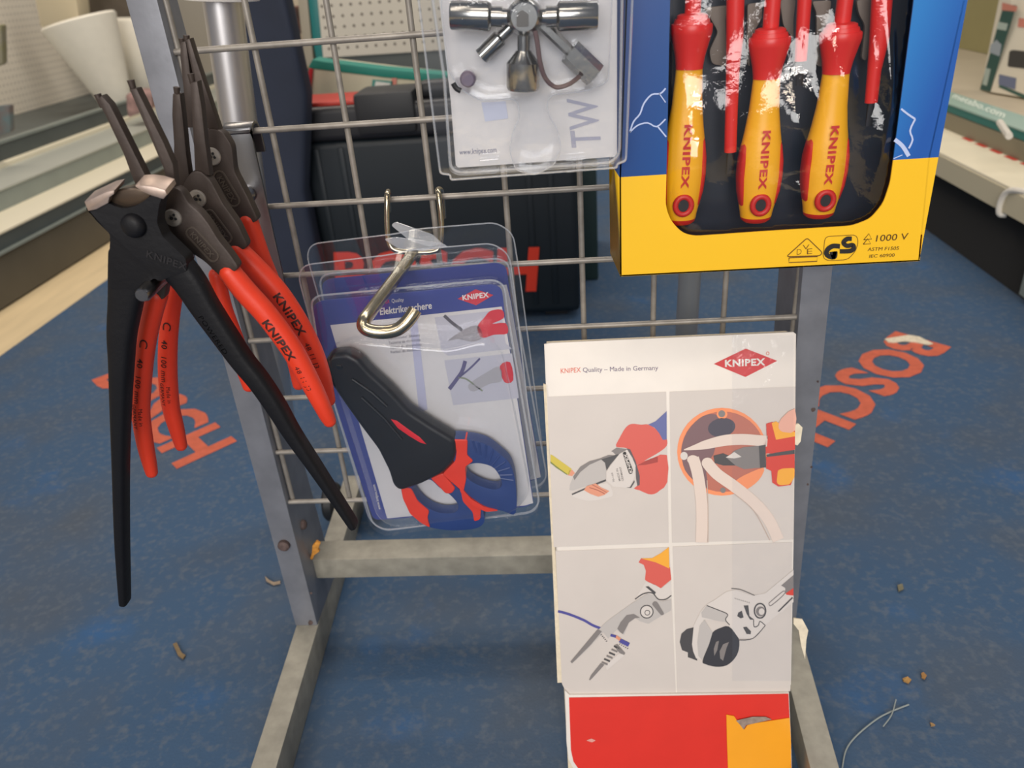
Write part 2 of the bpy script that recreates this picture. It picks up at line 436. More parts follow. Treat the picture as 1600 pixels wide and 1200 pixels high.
# bolts and rust spots
S = VP(-0.15*U)
MB().m(M_RUST).lathe(S.px(445, 849, -0.001), (0, -1, 0), [(0.0048, 0), (0.0052, 0.002), (0.0050, 0.0045), (0.0030, 0.0062)]).build('bolt', stand, label='rusty bolt head')
MB().m(M_RUST).lathe(w(-0.04, 7.72, 0.25), (1, 0, 0), [(0.0045, 0), (0.0042, 0.003), (0.0025, 0.0042)]).build('bolt', stand, label='rusty bolt head')
for u, v, q in ((485, 973, 5), (1271, 640, 4), (1278, 596, 2.2), (1268, 730, 2), (1262, 757, 2), (486, 927, 2)):
    b = MB().m(M_RUST); b.decal(S, [(u+q*math.cos(a*1.05)*random.uniform(.7, 1.2), v+q*math.sin(a*1.05)*random.uniform(.7, 1.2)) for a in range(6)], 0.0003)
    b.build('chipped_paint', stand, label='dark chip in grey paint')
# casters at the back end of the left foot
for xx in (-1.0, 0.02):
    b = MB().m(M_DARK).lathe(w(xx, 9.98, 3.9), (1, 0, 0), [(0.012, 0), (0.020, 0.001), (0.0225, 0.004), (0.0225, 0.012), (0.020, 0.015), (0.012, 0.016)])
    c = b.build('caster_wheel', stand)
    MB().m(M_FOOT).lathe(w(xx, 9.98, 3.9)-Vector((0.001, 0, 0)), (1, 0, 0), [(0.007, 0), (0.007, 0.018)]).build('hub', c)

# ---- poles standing behind the mesh
def pole(name, top_px, foot_px, z0, r_, label, mt, collar=None):
    S_ = VP(z0*U); A = S_.px(*top_px); B = S_.px(*foot_px); d = (A-B).normalized()
    B = B+d*((0.0-B.z)/d.z); A = B+d*((0.95-B.z)/d.z)
    t = thing(name, B, label, 'pole')
    MB().m(mt).lathe(B, d, [(r_, 0.004), (r_, (A-B).length)], 32).build('tube', t)
    MB().m(M_DARK).lathe(B, Vector((0, 0, 1)), [(r_*1.25, 0), (r_*1.25, 0.012), (r_*1.02, 0.015)], 28).build('base_cap', t)
    if collar:
        q = S_.px(*collar); MB().m(M_WHITE).lathe(q, d, [(r_*1.02, 0), (r_*1.9, 0.001), (r_*2.0, 0.006), (r_*2.0, 0.02), (r_*1.02, 0.022)], 32).build('collar', t, label='white plastic collar')
    return t
pole('chrome_pole', (347, 0), (457, 800), 3.7, 0.0158, 'shiny chrome pole with white collar behind upper left of wire mesh', mat('polished_chrome', (215, 212, 212), 0.38, 1.0), (347, 2))
pole('steel_tube', (1078, 430), (1072, 525), 4.6, 0.0112, 'dull grey steel tube standing behind mesh above cardboard display', mat('dull_steel', (150, 154, 158), 0.4, 0.35))
# ---- scraps
def scrap(name, S_, pts, col, label, cat, h=0.002, group=None, th=0.0015):
    b = MB().m(mat('scrap_'+name+'_%d' % (col[0]), col, 0.8, 0, 0.15, 300)); P = [S_.px(u, v, h) for u, v in pts]
    b.prism([p+S_.n*random.uniform(0, 0.0012) for p in P], -S_.n*th); return tag(b.build(name), label, cat, group)
scrap('tape_scrap', GROUND, [(1382, 530), (1396, 528), (1420, 524), (1436, 526), (1458, 537), (1450, 539), (1430, 534), (1412, 533), (1396, 535), (1388, 534)], (212, 200, 176), 'torn strip of cream tape stuck on orange letter of blue mat', 'tape')
scrap('leaf_crumb', GROUND, [(1410, 1060), (1418, 1058), (1424, 1062), (1420, 1067), (1412, 1064)], (168, 128, 72), 'larger of two tan crumbs close together on blue mat at lower right', 'crumb')
scrap('leaf_crumb', GROUND, [(1439, 1053), (1443, 1050), (1448, 1056), (1445, 1061), (1440, 1059)], (158, 116, 66), 'smaller of two tan crumbs close together on blue mat at lower right', 'crumb')
scrap('leaf_crumb', GROUND, [(1402, 915), (1410, 913), (1412, 920), (1404, 924)], (108, 104, 84), 'dull olive crumb alone on blue mat right of cardboard display', 'crumb')
scrap('leaf_crumb', GROUND, [(1453, 1129), (1457, 1131), (1461, 1134), (1455, 1134)], (156, 124, 82), 'tiny tan crumb on blue mat beside the pale hair strand', 'crumb')
scrap('leaf_crumb', GROUND, [(270, 1006), (276, 1004), (284, 1020), (290, 1024), (286, 1030), (278, 1024)], (120, 100, 70), 'brown crumb on blue mat left of the left stand foot', 'crumb')
scrap('tape_scrap', GROUND, [(414, 900), (420, 906), (428, 910), (438, 908), (438, 912), (427, 914), (416, 908)], (150, 132, 112), 'thin curled brown scrap on blue mat beside rusty bolt of left post', 'tape')
b = MB().m(mat('hair_strand', (150, 158, 156), 0.6)); g = [GROUND.px(u, v, 0.0012) for u, v in cr([(1316, 1200), (1322, 1172), (1338, 1150), (1368, 1125), (1392, 1112), (1420, 1101)], 6)]
b.tube(g, 0.0006, 6); b.tube([GROUND.px(u, v, 0.002) for u, v in cr([(1380, 1135), (1393, 1117), (1400, 1093)], 5)], 0.0005, 6)
tag(b.build('fibre_strand'), 'long pale fibre strand curling over blue mat at lower right', 'strand')
Sr = Surf(w(0, 8.60, 0.4), (0, 0, 1))
b = MB().m(mat('rust_flake', (206, 140, 56), 0.7, 0, 0.25, 300)); Sf = VP(0.25*U)
b.prism([Sf.px(u, v) for u, v in ((494, 846), (500, 850), (497, 858), (499, 862), (491, 868), (488, 875), (484, 874), (487, 864), (488, 853))], (0, 0.003, 0), 0.0005)
tag(b.build('plastic_flake'), 'orange brown flake at left end of grey cross rail', 'flake')

# ================================================================== PEG WITH PLIERS AND NIPPERS
hk = thing('peg_hook', w(0.6, 3, -0.3), 'flat steel bracket with long peg hooked on mesh beside left post, holding pliers', 'hook')
b = MB().m(M_STEEL)
prof = [(3.15, -0.22), (1.12, -0.22), (0.98, -0.20), (0.90, -0.10), (0.88, 0.0), (0.92, 0.10), (1.05, 0.16), (1.30, 0.18)]
pr = cr(prof, 4); n = len(pr)
tk = 0.045
front, back = [], []
for i, (g, z) in enumerate(pr):
    a, c = pr[max(i-1, 0)], pr[min(i+1, n-1)]; dx, dz = c[0]-a[0], c[1]-a[1]; q = math.hypot(dx, dz); front.append((g, z)); back.append((g+dz/q*tk, z-dx/q*tk))
poly = front+back[::-1]
b.prism([w(0.42, g, z) for g, z in poly], (0.39*U, 0, 0), 0.0004)
b.build('bracket_plate', hk)
PEG0 = VP(-0.25*U).px(386, 304); PEG1 = VP(-3.55*U).px(221, 462)
b = MB().m(M_STEEL); b.tube([PEG0, PEG0.lerp(PEG1, 0.5), PEG1-(PEG1-PEG0).normalized()*0.002, PEG1], [0.0040, 0.0040, 0.0040, 0.0030], 16); b.build('peg', hk)
b = MB().m(M_STEEL).lathe(PEG0+Vector((0, 0.002, 0)), (0, -1, 0), [(0.0058, 0), (0.0058, 0.003), (0.0042, 0.005)]); b.build('weld_boss', hk)

def dome(hw, ht): return lambda o: ht*max(0.0, 1-(o/hw)**2)**0.5+0.0003
def circlip(y, jaws, body, piv, pill, gl, gr, label, texts):
    S = VP(y); P = S.px(*piv)
    t = thing('circlip_pliers', (P.x, y, S.px(*gl[-1][:2]).z), label, 'pliers', 'circlip pliers hanging on the peg')
    sc = (S.px(piv[0]+10, piv[1])-P).length/10
    k = 0
    for outline, pin in jaws:
        b = MB().m(M_PHOS); h = 0.0032 if k == 0 else 0.0026
        b.prism([S.px(u, v, h) for u, v in outline], (0, 0.006, 0), 0.0011)
        j = b.build('jaw', t); k += 1
        a, c = S.px(*pin[0], 0), S.px(*pin[1], 0)
        MB().m(M_PHOS).tube([a, c], [0.0017, 0.0013], 10).build('tip_pin', j)
    b = MB().m(M_PHOS); b.prism([S.px(u, v, 0.004) for u, v in soften(body, 8)], (0, 0.007, 0), 0.0013)
    (a0, a1), wd_ = pill
    d = Vector((a1[0]-a0[0], a1[1]-a0[1])).normalized(); nn = Vector((-d.y, d.x))
    ring = [Vector(a1)+d*wd_/2*math.cos(q)+nn*wd_/2*math.sin(q) for q in [math.pi*(-0.5+i/7) for i in range(8)]]+[Vector(a0)-d*wd_/2*math.cos(q)-nn*wd_/2*math.sin(q) for q in [math.pi*(-0.5+i/7) for i in range(8)]]
    b.m(mat('phosphated_relief', (104, 94, 86), 0.4, 0.5))
    b.tube([S.px(p.x, p.y, 0.004) for p in ring]+[S.px(ring[0].x, ring[0].y, 0.004)], 0.0006, 6)
    b.textpath(S, 'KNIPEX', [a0, a1], 0.0, 1.0, wd_*0.55, -wd_*0.27, lambda o: 0.0004, 0.03, 1.1, 0.0041)
    b.build('body', t)
    b = MB().m(mat('rivet_steel', (196, 188, 178), 0.38, 0.6)); R0 = 13.5*sc
    b.lathe(S.px(*piv, 0.0038), (0, -1, 0), [(R0, 0), (R0, 0.0008), (R0*0.9, 0.0014), (R0*0.42, 0.0016), (R0*0.36, 0.0006)], 28)
    b.m(M_DARK)
    for q in range(3):
        an = q*2.1+0.6; c = S.px(piv[0]+math.cos(an)*4, piv[1]+math.sin(an)*4, 0.0055)
        b.lathe(c+Vector((0, 0.0006, 0)), (0, -1, 0), [(0.0009, 0), (0.0007, 0.0008)], 8)
    b.build('pivot_rivet', t)
    for side, g in (('l', gl), ('r', gr)):
        path = cr([p for p in g], 6); pts = [S.px(u, v) for u, v, _ in path]; hw = [max(q, 6)*sc/2 for _, _, q in path]
        ht = [min(h_, 0.0058) for h_ in hw]
        # round the mouth of the dip a little
        b = MB().m(M_RED).sweep(pts, hw, ht, (0, -1, 0), 20, 2.2)
        go = b.build('grip', t)
        b = MB().m(M_INK); path2 = [(u, v) for u, v, _ in g]; Hw, Ht = hw, ht; H = lambda o, f: Ht[int(f*(len(Ht)-1))]*max(0.0, 1-min(1, abs(o)/Hw[int(f*(len(Hw)-1))])**2.2)**(1/2.2)+0.00035
        for (sd, tx, s0, s1, cp, off, bold) in texts:
            if sd == side: b.textpath(S, tx, path2, s0, s1, cp, off, H, bold, 1.08)
        if b.bm.verts: b.build('print', go, label='dark lettering printed on red grip')
        else: b.bm.free()
    return t
L_TX = [('l', 'C', 0.215, 0.262, 13, -5, 0.0), ('l', '40', 0.32, 0.37, 9, -4, 0.01), ('l', '100 mm', 0.42, 0.57, 9, -4, 0.0), ('l', 'Made in', 0.60, 0.70, 6, 3, 0.0), ('l', 'GERMANY', 0.58, 0.72, 6, -7, 0.0)]
R_TX = [('r', 'KNIPEX', 0.30, 0.56, 13, -6, 0.035), ('r', '48 11 J3', 0.60, 0.76, 8, -4, 0.0)]
circlip(-1.75*U,
    [([(281, 66), (290, 64), (294, 90), (300, 140), (306, 200), (292, 200), (286, 140), (281, 90)], ((284, 60), (286, 72))),
     ([(289, 62), (296, 60), (306, 92), (322, 140), (344, 206), (330, 208), (316, 190), (308, 150), (298, 105)], ((291, 55), (293, 70)))],
    [(312, 208), (330, 200), (348, 206), (362, 228), (366, 268), (386, 306), (404, 345), (374, 356), (352, 318), (340, 290), (333, 288), (336, 340), (348, 420), (330, 424), (320, 340), (314, 280), (311, 235)],
    (332, 244), (((343, 276), (366, 314)), 17),
    [(339, 430, 26), (350, 481, 27), (369, 534, 28), (381, 575, 27), (389, 603, 22)],
    [(388, 344, 30), (405, 400, 34), (425, 450, 34), (445, 510, 32), (460, 560, 28), (467, 600, 22)],
    'rearmost of three red-handled circlip pliers on the peg, nearest the bracket plate', [])
circlip(-2.30*U,
    [([(269, 147), (281, 147), (285, 180), (291, 240), (299, 300), (270, 300), (271, 225), (268, 180)], ((276, 136), (277, 150))),
     ([(297, 129), (308, 127), (315, 168), (321, 225), (328, 275), (304, 272), (302, 225), (298, 162)], ((298, 115), (301, 131)))],
    [(284, 290), (298, 268), (312, 266), (330, 283), (348, 318), (372, 351), (388, 386), (360, 402), (340, 372), (322, 350), (308, 348), (300, 390), (290, 450), (272, 450), (281, 380), (286, 340)],
    (309, 310), (((327, 336), (354, 372)), 16),
    [(276, 440, 26), (268, 485, 28), (263, 530, 30), (262, 575, 31), (264, 612, 31), (268, 640, 29), (276, 670, 26), (283, 696, 21)],
    [(372, 392, 34), (401, 422, 38), (434, 459, 39), (464, 503, 37), (487, 545, 34), (503, 587, 30), (513, 625, 24)],
    'middle one of three red-handled circlip pliers hanging on the peg', L_TX+[('r', 'KNIPEX', 0.29, 0.55, 13, -1, 0.03), ('r', '48 11 J3', 0.60, 0.76, 8, 0, 0.0)])
circlip(-2.85*U,
    [([(151, 156), (158, 149), (171, 163), (180, 180), (207, 234), (228, 276), (240, 310), (224, 316), (207, 280), (192, 240), (165, 183)], ((152, 147), (161, 168))),
     ([(201, 139), (213, 138), (231, 174), (255, 222), (270, 256), (275, 296), (264, 300), (255, 264), (237, 222)], ((204, 125), (209, 141)))],
    [(236, 320), (248, 302), (260, 293), (272, 292), (284, 299), (295, 318), (312, 332), (326, 350), (341, 375), (359, 397), (374, 419), (349, 438), (319, 409), (300, 397), (285, 390), (270, 392), (262, 430), (256, 470), (238, 470), (244, 400), (240, 350)],
    (271, 340), (((300, 364), (333, 400)), 17),
    [(246, 462, 32), (237, 495, 31), (229, 535, 30), (223, 581, 31), (220, 628, 31), (221, 655, 30), (227, 694, 28), (234, 725, 24), (237, 738, 21)],
    [(359, 425, 34), (384, 456, 37), (416, 491, 36), (453, 541, 36), (476, 581, 34), (496, 619, 31), (510, 648, 26), (515, 658, 22)],
    'front one of three red-handled circlip pliers, just behind the black nippers', L_TX+R_TX)

# ---- black end cutting nippers, foremost on the peg
yN = -3.25*U; S = VP(yN)
P = S.px(210, 350); sc = (S.px(220, 350)-P).length/10
np_ = thing('end_cutting_nippers', (P.x, yN, S.px(196, 950).z), 'long black end-cutting nippers with bare ground jaws, foremost on the peg', 'nippers')
hN = 0.006
b = MB().m(M_BLK)
b.prism([S.px(u, v, hN) for u, v in soften([(134, 323), (137, 331), (150, 328), (169, 317), (178, 322), (195, 326), (212, 322), (228, 312), (236, 305), (250, 311), (254, 304), (256, 300), (248, 322), (245, 348), (254, 370), (290, 404), (292, 424), (262, 434), (250, 440), (240, 434), (232, 442), (222, 452), (172, 452), (171, 400), (172, 366), (150, 345)], 5)], (0, 0.0085, 0), 0.0016, 3)
b.lathe(S.px(210, 352, hN), (0, -1, 0), [(19*sc, -0.001), (18*sc, 0.0018), (15*sc, 0.0032), (9*sc, 0.0040)], 28)
b.m(mat('black_relief_lit', (48, 47, 50), 0.35, 0.4)).textpath(S, 'KNIPEX', [(226, 396), (296, 420)], 0.05, 0.95, 12, -4, lambda o: 0.0004, 0.02, 1.1, hN)  # raised letters coloured lighter than the lacquer for the highlights on their edges
b.build('head', np_)
MB().m(mat('dark_burnished', (96, 82, 70), 0.3, 0.8)).prism([S.px(u, v, 0.003) for u, v in ((172, 306), (182, 298), (212, 294), (236, 303), (228, 316), (212, 326), (178, 326), (168, 318))], (0, 0.010, 0), 0.001).build('throat', np_, label='burnished steel between the jaws')
for pts in ([(131, 316), (137, 331), (150, 328), (169, 318), (171, 309), (178, 304), (179, 297), (165, 300), (148, 308)], [(210, 291), (222, 300), (236, 306), (255, 312), (261, 305), (258, 297), (240, 292), (224, 290)]):
    MB().m(M_BLADE).prism([S.px(u, v, hN+0.0008) for u, v in pts], (0.0, 0.012, 0.0025), 0.0008).build('cutting_jaw', np_, label='bare ground steel cutting edge')
for path in ([(203, 400, 60), (201, 430, 58), (197, 470, 51), (191, 520, 43), (190, 570, 36), (189, 630, 31), (189, 725, 25), (191, 840, 22), (195, 930, 17), (195.5, 938, 14)],
             [(270, 408, 46), (280, 420, 52), (299, 444, 50), (320, 478, 45), (350, 522, 40), (378, 562, 36), (404, 594, 34), (430, 632, 32), (458, 678, 27), (492, 728, 22), (524, 776, 18), (549, 814, 15), (553, 820, 12)]):
    pp = cr(path, 5); pts = [S.px(u, v) for u, v, _ in pp]; hw = [q*sc/2 for _, _, q in pp]
    ht = [min(0.0058, 0.0040+0.0030*(h_/0.009)) for h_ in hw]
    b = MB().m(M_BLK).sweep(pts, hw, ht, (0, -1, 0), 24, 3.4)
    b.m(mat('black_relief_lit', (48, 47, 50), 0.35, 0.4))
    if path[0][0] == 200: b.textpath(S, 'VORGESCHMIEDET', [(197, 490), (189, 588)], 0.0, 1.0, 7, -3, lambda o: 0.0058, -0.015, 1.05)
    else: b.textpath(S, 'POWERED', [(318, 484), (362, 548)], 0.05, 0.95, 8, -4, lambda o: 0.0058, -0.015, 1.1)
    b.build('handle', np_)

# ================================================================== HOOK WITH SHEARS IN BLISTER PACKS
M_BLUEPR = mat('blue_print', (44, 56, 140), 0.4)
M_REDPR = mat('red_print', (214, 40, 52), 0.4)
M_GREYPR = mat('light_grey_print', (204, 200, 206), 0.45)
ho = thing('wire_hook', w(3, 2, 0), 'zinc wire hook over mesh with thick J-ended peg, carrying the packed shears', 'hook')
def zp(u, v, z): return VP(z*U).px(u, v)
b = MB().m(M_ZINC)
Uw = [zp(607, 330, 0.30), zp(607, 304, 0.15), zp(606, 300, -0.05), zp(605, 310, -0.20), zp(605, 350, -0.26), zp(608, 378, -0.28), zp(618, 391, -0.30), zp(648, 394, -0.30), zp(677, 393, -0.30), zp(687, 384, -0.28), zp(690, 352, -0.26), zp(686, 308, -0.20), zp(684, 297, -0.05), zp(690, 301, 0.15), zp(693, 340, 0.30)]
b.tube([Vector(p) for p in cr([tuple(p) for p in Uw], 6)], 0.0019, 12); b.build('mounting_wire', ho)
J = [zp(646, 394, -0.30), zp(628, 420, -0.90), zp(600, 458, -1.65), zp(578, 488, -2.18), zp(569, 501, -2.36), zp(569, 511, -2.42), zp(580, 517, -2.44), zp(600, 519, -2.44), zp(620, 515, -2.44), zp(633, 506, -2.42), zp(643, 494, -2.38), zp(649, 484, -2.34)]
b = MB().m(M_ZINC).tube([Vector(p) for p in cr([tuple(p) for p in J], 6)], 0.0039, 16); b.build('peg', ho)

def pack(y, sh, label, front):
    """hanging blister pack; sh(u,v) moves the front pack's outline to this one"""
    S = VP(y); T = lambda pts: [sh(u, v) for u, v in pts]
    t = thing('blister_pack', S.px(*sh(650, 830)), label, 'package', 'packs of shears on the hook')
    card = T(soften([(489, 478), (500, 470), (770, 444), (784, 450), (790, 500), (834, 786), (820, 792), (600, 812), (583, 812), (500, 560)], 9))
    b = MB().m(M_BLUEPR).prism([S.px(u, v) for u, v in card], (0, 0.0006, 0)); c = b.build('card', t)
    b = MB().m(M_WHITE); h = 0.0003
    b.decal(S, T([(516, 508), (784, 479), (790, 505), (833, 786), (820, 790), (605, 810)]), h); b.build('white_print', c)
    if front:
        b = MB().m(M_GREYPR); h = 0.0005
        b.decal(S, [(679, 496), (783, 484), (790, 536), (800, 545), (700, 556), (690, 548)], h)
        b.decal(S, [(694, 563), (800, 552), (811, 622), (708, 633)], h)
        b.m(mat('pale_lilac_print', (196, 194, 214), 0.5)).decal(S, [(640, 503), (652, 501), (668, 640), (655, 645)], h)
        h = 0.0007
        b.m(flat('dark_wire_print', (90, 84, 90))).stroke(S, [(694, 493), (706, 504), (722, 516)], 5, h)
        b.m(M_REDPR).decal(S, [(757, 496), (766, 486), (784, 484), (787, 497), (769, 506), (790, 505), (793, 521), (772, 523), (755, 528), (746, 520), (747, 508)], h, 3)
        b.m(flat('jaw_grey_print', (158, 152, 154))).decal(S, [(700, 532), (730, 512), (748, 510), (754, 527), (738, 534), (716, 530)], h, 3)
        b.m(flat('violet_print', (92, 84, 124))).stroke(S, [(727, 564), (722, 580), (714, 592), (702, 608)], 6, h)
        b.stroke(S, [(750, 560), (735, 575), (718, 589)], 3, h)
        b.m(flat('jaw_light_print', (176, 172, 174))).decal(S, [(732, 601), (760, 582), (780, 573), (784, 595), (764, 600), (740, 612)], h, 3)
        b.m(flat('olive_print', (140, 146, 120))).stroke(S, [(716, 590), (728, 592), (742, 602), (754, 611)], 2.5, h)
        b.m(M_REDPR).decal(S, [(781, 572), (797, 566), (802, 594), (788, 597)], h, 3)
        b.build('photo_print', c, label='small product photos printed on white card')
        b = MB().m(M_REDPR); h = 0.0006
        b.decal(S, [(715, 467), (743, 452), (771, 461), (744, 477)], h)
        b.m(M_WHITE).textpx(S, 'KNIPEX', (723, 469), (764, 464), (722, 461), h+.0002, 0.03, 1.06)
        b.build('logo', c, label='red diamond logo with white lettering')
        b = MB().m(M_WHITE); h = 0.0006
        b.textpx(S, 'Elektrikerschere', (594, 492), (675, 482), (593, 481), h, 0.02)
        b.textpx(S, 'Quality', (612, 473), (631, 471), (611.5, 467), h, 0.0)
        b.m(M_REDPR).textpx(S, 'KNIPEX', (590, 475.5), (609, 473.5), (589.5, 469.5), h, 0.0)
        b.m(flat('grey_ink', (110, 104, 112)))
        for i, tx in enumerate(("Electricians' Shears", 'Tesouras de electricista', 'Tijeras de electricista', 'Forbici da elettricista')):
            y0 = 531+i*7.2; x0 = 606+i*1.6
            b.textpx(S, tx, (x0, y0), (x0+50, y0-5.5), (x0-0.6, y0-4.6), h, 0.0)
        b.m(M_WHITE).textpx(S, 'www.knipex.com', (595, 796), (586, 757), (590.5, 797), h, 0.01)
        b.build('lettering', c, label='lettering printed on blue and white card')
    # clear shell: flange with hang hole, bulging tray with rounded edges
    b = MB().m(M_CLEAR)
    fl = T(soften([(466, 432), (475, 414), (610, 398), (640, 391), (660, 389), (770, 380), (796, 398), (806, 470), (842, 790), (830, 802), (600, 828), (578, 815), (500, 560)], 14))
    hole = T([(651+30*math.cos(q), 412-3*math.cos(q)+9*math.sin(q)) for q in [2*math.pi*i/20 for i in range(20)]])
    b.ringprism([S.px(u, v, 0.0010) for u, v in fl], [S.px(u, v, 0.0010) for u, v in hole], (0, 0.0004, 0)); b.build('flange', t, label='clear plastic hanging flange')
    b = MB().m(M_CLEARB)
    out = T(soften([(486, 472), (496, 462), (772, 437), (788, 446), (795, 500), (843, 786), (830, 800), (602, 829), (582, 818), (500, 560)], 10))
    b.prism([S.px(u, v, 0.0012) for u, v in out], (0, -0.006, 0), 0, open_back=False)
    inn = T(soften([(508, 560), (528, 538), (560, 533), (700, 545), (760, 530), (785, 560), (828, 776), (800, 806), (615, 828), (588, 812)], 14))
    b.prism([S.px(u, v, 0.020) for u, v in inn], (0, 0.0125, 0), 0.004, 3, open_back=True)
    b.build('blister', t, label='clear bulging plastic blister')
    M_RIM = clear('clear_plastic_rim', haze=0.22, rough=0.06, gloss=1.0, ior=2.2)
    b = MB().m(M_RIM)
    ring = [S.px(u, v, 0.0065) for u, v in out]; b.tube(ring+[ring[0]], 0.0007, 6)
    ring = [S.px(u, v, 0.0012) for u, v in fl]; b.tube(ring+[ring[0]], 0.0005, 6)
    b.build('rim', t, label='bright edge of the clear plastic')
    return t, S
# rear pack first
SH = lambda u, v: (u+2+(u-640)*-0.02+8+(v-460)*0.018, v-34+(v-460)*-0.02)
def shears(y, sh, label, grp='shears in the blister packs'):
    S = VP(y); X = lambda pts: [S.px(*sh(460+.2834*u, 520+.2834*v)) for u, v in pts]
    P = S.px(*sh(640, 830)); t = thing('electrician_shears', P, label, 'shears', grp)
    def pr(name, pts, h, th, mt, bev=0.0012, r=14, **k):
        p = [q+Vector((0, -h, 0)) for q in X(soften(pts, r))]
        return MB().m(mt).prism(p, (0, th, 0), bev, 3).build(name, t, **k)
    MS = mat('black_sheath', (20, 22, 28), 0.40, 0, 0.08, 80, 0.04, 400)
    s_ = pr('sheath', [(172, 150), (210, 100), (300, 92), (368, 128), (420, 190), (540, 300), (640, 410), (760, 490), (892, 568), (898, 640), (880, 690), (820, 752), (700, 812), (590, 848), (553, 820), (530, 740), (470, 620), (380, 500), (280, 360), (228, 280), (175, 220)], 0.006, 0.013, MS, 0.0035, 24)
    MB().m(M_REDPR).prism([q+Vector((0, -0.0062, 0)) for q in X([(540, 450), (572, 458), (640, 508), (700, 550), (735, 588), (700, 578), (640, 542), (580, 500)])], (0, 0.001, 0), 0.0002).build('slot', s_, label='red slot in the sheath')
    b = MB().m(MS)
    for (a, c) in (((380, 330), (600, 560)), ((330, 230), (520, 380))):
        b.tube([q+Vector((0, -0.0062, 0)) for q in X([a, ((a[0]+c[0])/2+14, (a[1]+c[1])/2), c])], 0.0012, 8)
    b.build('sheath_rib', s_)
    b = MB().m(mat('glossy_black_dome', (16, 17, 20), 0.06, 0, coat=0.6)); c_ = X([(262, 165)])[0]+Vector((0, -0.0045, 0)); b.lathe(c_+Vector((0, 0.006, 0)), (0, -1, 0), [(0.0082*math.cos(q), 0.0078*math.sin(q)) for q in [i*math.pi/16 for i in range(9)]], 24); b.build('tip_dome', s_, label='blister dome over the sheath tip, in glossy black')  # clear blister dome over the tip; its dark reflection is put into the colour
    MBl = mat('blue_grip', (42, 64, 118), 0.42, 0, 0.05, 60, 0.03, 500); MRg = mat('red_grip', (222, 58, 40), 0.42, 0, 0.05, 60)
    def bow(outer, inner, h):
        o_ = [q+Vector((0, -h, 0)) for q in X(cr(outer, 4, True))]; i_ = [q+Vector((0, -h, 0)) for q in X(cr(inner, 4, True))]
        return MB().m(MBl).ringprism(o_, i_, (0, 0.010, 0), 0.0022).build('finger_loop', t, label='blue finger loop')
    b1 = bow([(860, 580), (960, 576), (1060, 602), (1140, 660), (1195, 720), (1222, 830), (1220, 980), (1150, 968), (1050, 940), (960, 880), (930, 850), (905, 770), (880, 690)],
             [(948, 722), (1010, 705), (1090, 725), (1132, 775), (1145, 828), (1110, 850), (1040, 836), (970, 800), (944, 760)], 0.003)
    b2 = bow([(592, 850), (602, 905), (640, 985), (700, 1040), (750, 1068), (870, 1085), (1000, 1074), (1046, 1040), (1044, 990), (1025, 950), (930, 876), (850, 810), (760, 790), (700, 806), (640, 842)],
             [(652, 852), (700, 822), (750, 806), (800, 848), (860, 890), (904, 945), (888, 984), (820, 990), (750, 968), (690, 920)], 0.001)
    def over(pts, h, th=0.0105): pr('red_shank', pts, h, th, MRg, 0.0015, 12, label='red shank of the handle')
    over([(850, 572), (958, 574), (955, 658), (990, 690), (945, 722), (950, 790), (935, 862), (870, 806), (820, 762), (890, 690), (898, 630)], 0.0040)
    over([(905, 805), (935, 850), (980, 900), (1050, 942), (1128, 962), (1060, 968), (985, 935), (920, 862)], 0.0042)
    over([(590, 848), (646, 850), (682, 920), (746, 974), (735, 1010), (750, 1066), (700, 1040), (640, 990), (600, 905)], 0.0020)
    over([(752, 795), (820, 766), (890, 850), (870, 878), (836, 880), (800, 842)], 0.0020)
    over([(920, 872), (980, 905), (1030, 960), (1026, 1020), (992, 1032), (984, 980), (930, 922)], 0.0020)
    b = MB().m(MBl)
    for i in range(9):
        q = i/8; a = cr([(985, 580), (1060, 605), (1135, 662), (1190, 730), (1208, 800)], 4); p = a[int(q*(len(a)-1))]
        c = Vector((1045, 775)); d = (c-Vector(p)).normalized()*70
        b.tube([v+Vector((0, -0.0026, 0)) for v in X([p, (p[0]+d.x, p[1]+d.y)])], 0.0010, 8)
    b.build('grip_rib', b1)
    return t
shears(-0.70*U, lambda u, v: (u+14, v-32), 'shears in the rear blister pack, mostly hidden by the front pack')
pack(-0.62*U, SH, 'rear clear blister pack on the wire hook, behind the front pack', False)
shears(-1.42*U, lambda u, v: (u, v), 'electrician shears with black sheath and red and blue loops in the front blister pack')
pack(-1.18*U, lambda u, v: (u, v), 'front clear blister pack of shears with blue bordered card on the wire hook', True)
# twisted clear strips at the root of the peg
M_STRIP = clear('clear_strip', haze=0.30, rough=0.12)
def strip(pts, z, label):
    b = MB().m(M_STRIP); b.prism([zp(u, v, zz) for (u, v), zz in zip(pts, z)], (0, 0.0006, 0.0002)); return tag(b.build('plastic_tag'), label, 'tag')
strip(soften([(611, 352), (618, 347), (676, 367), (690, 380), (672, 386), (640, 376)], 4), [-.45]*30, 'upper of two clear plastic strips twisted round root of the J-ended peg')
strip(soften([(600, 374), (618, 371), (690, 380), (700, 386), (660, 392), (622, 388)], 4), [-.50]*30, 'lower of two clear plastic strips twisted round root of the J-ended peg')

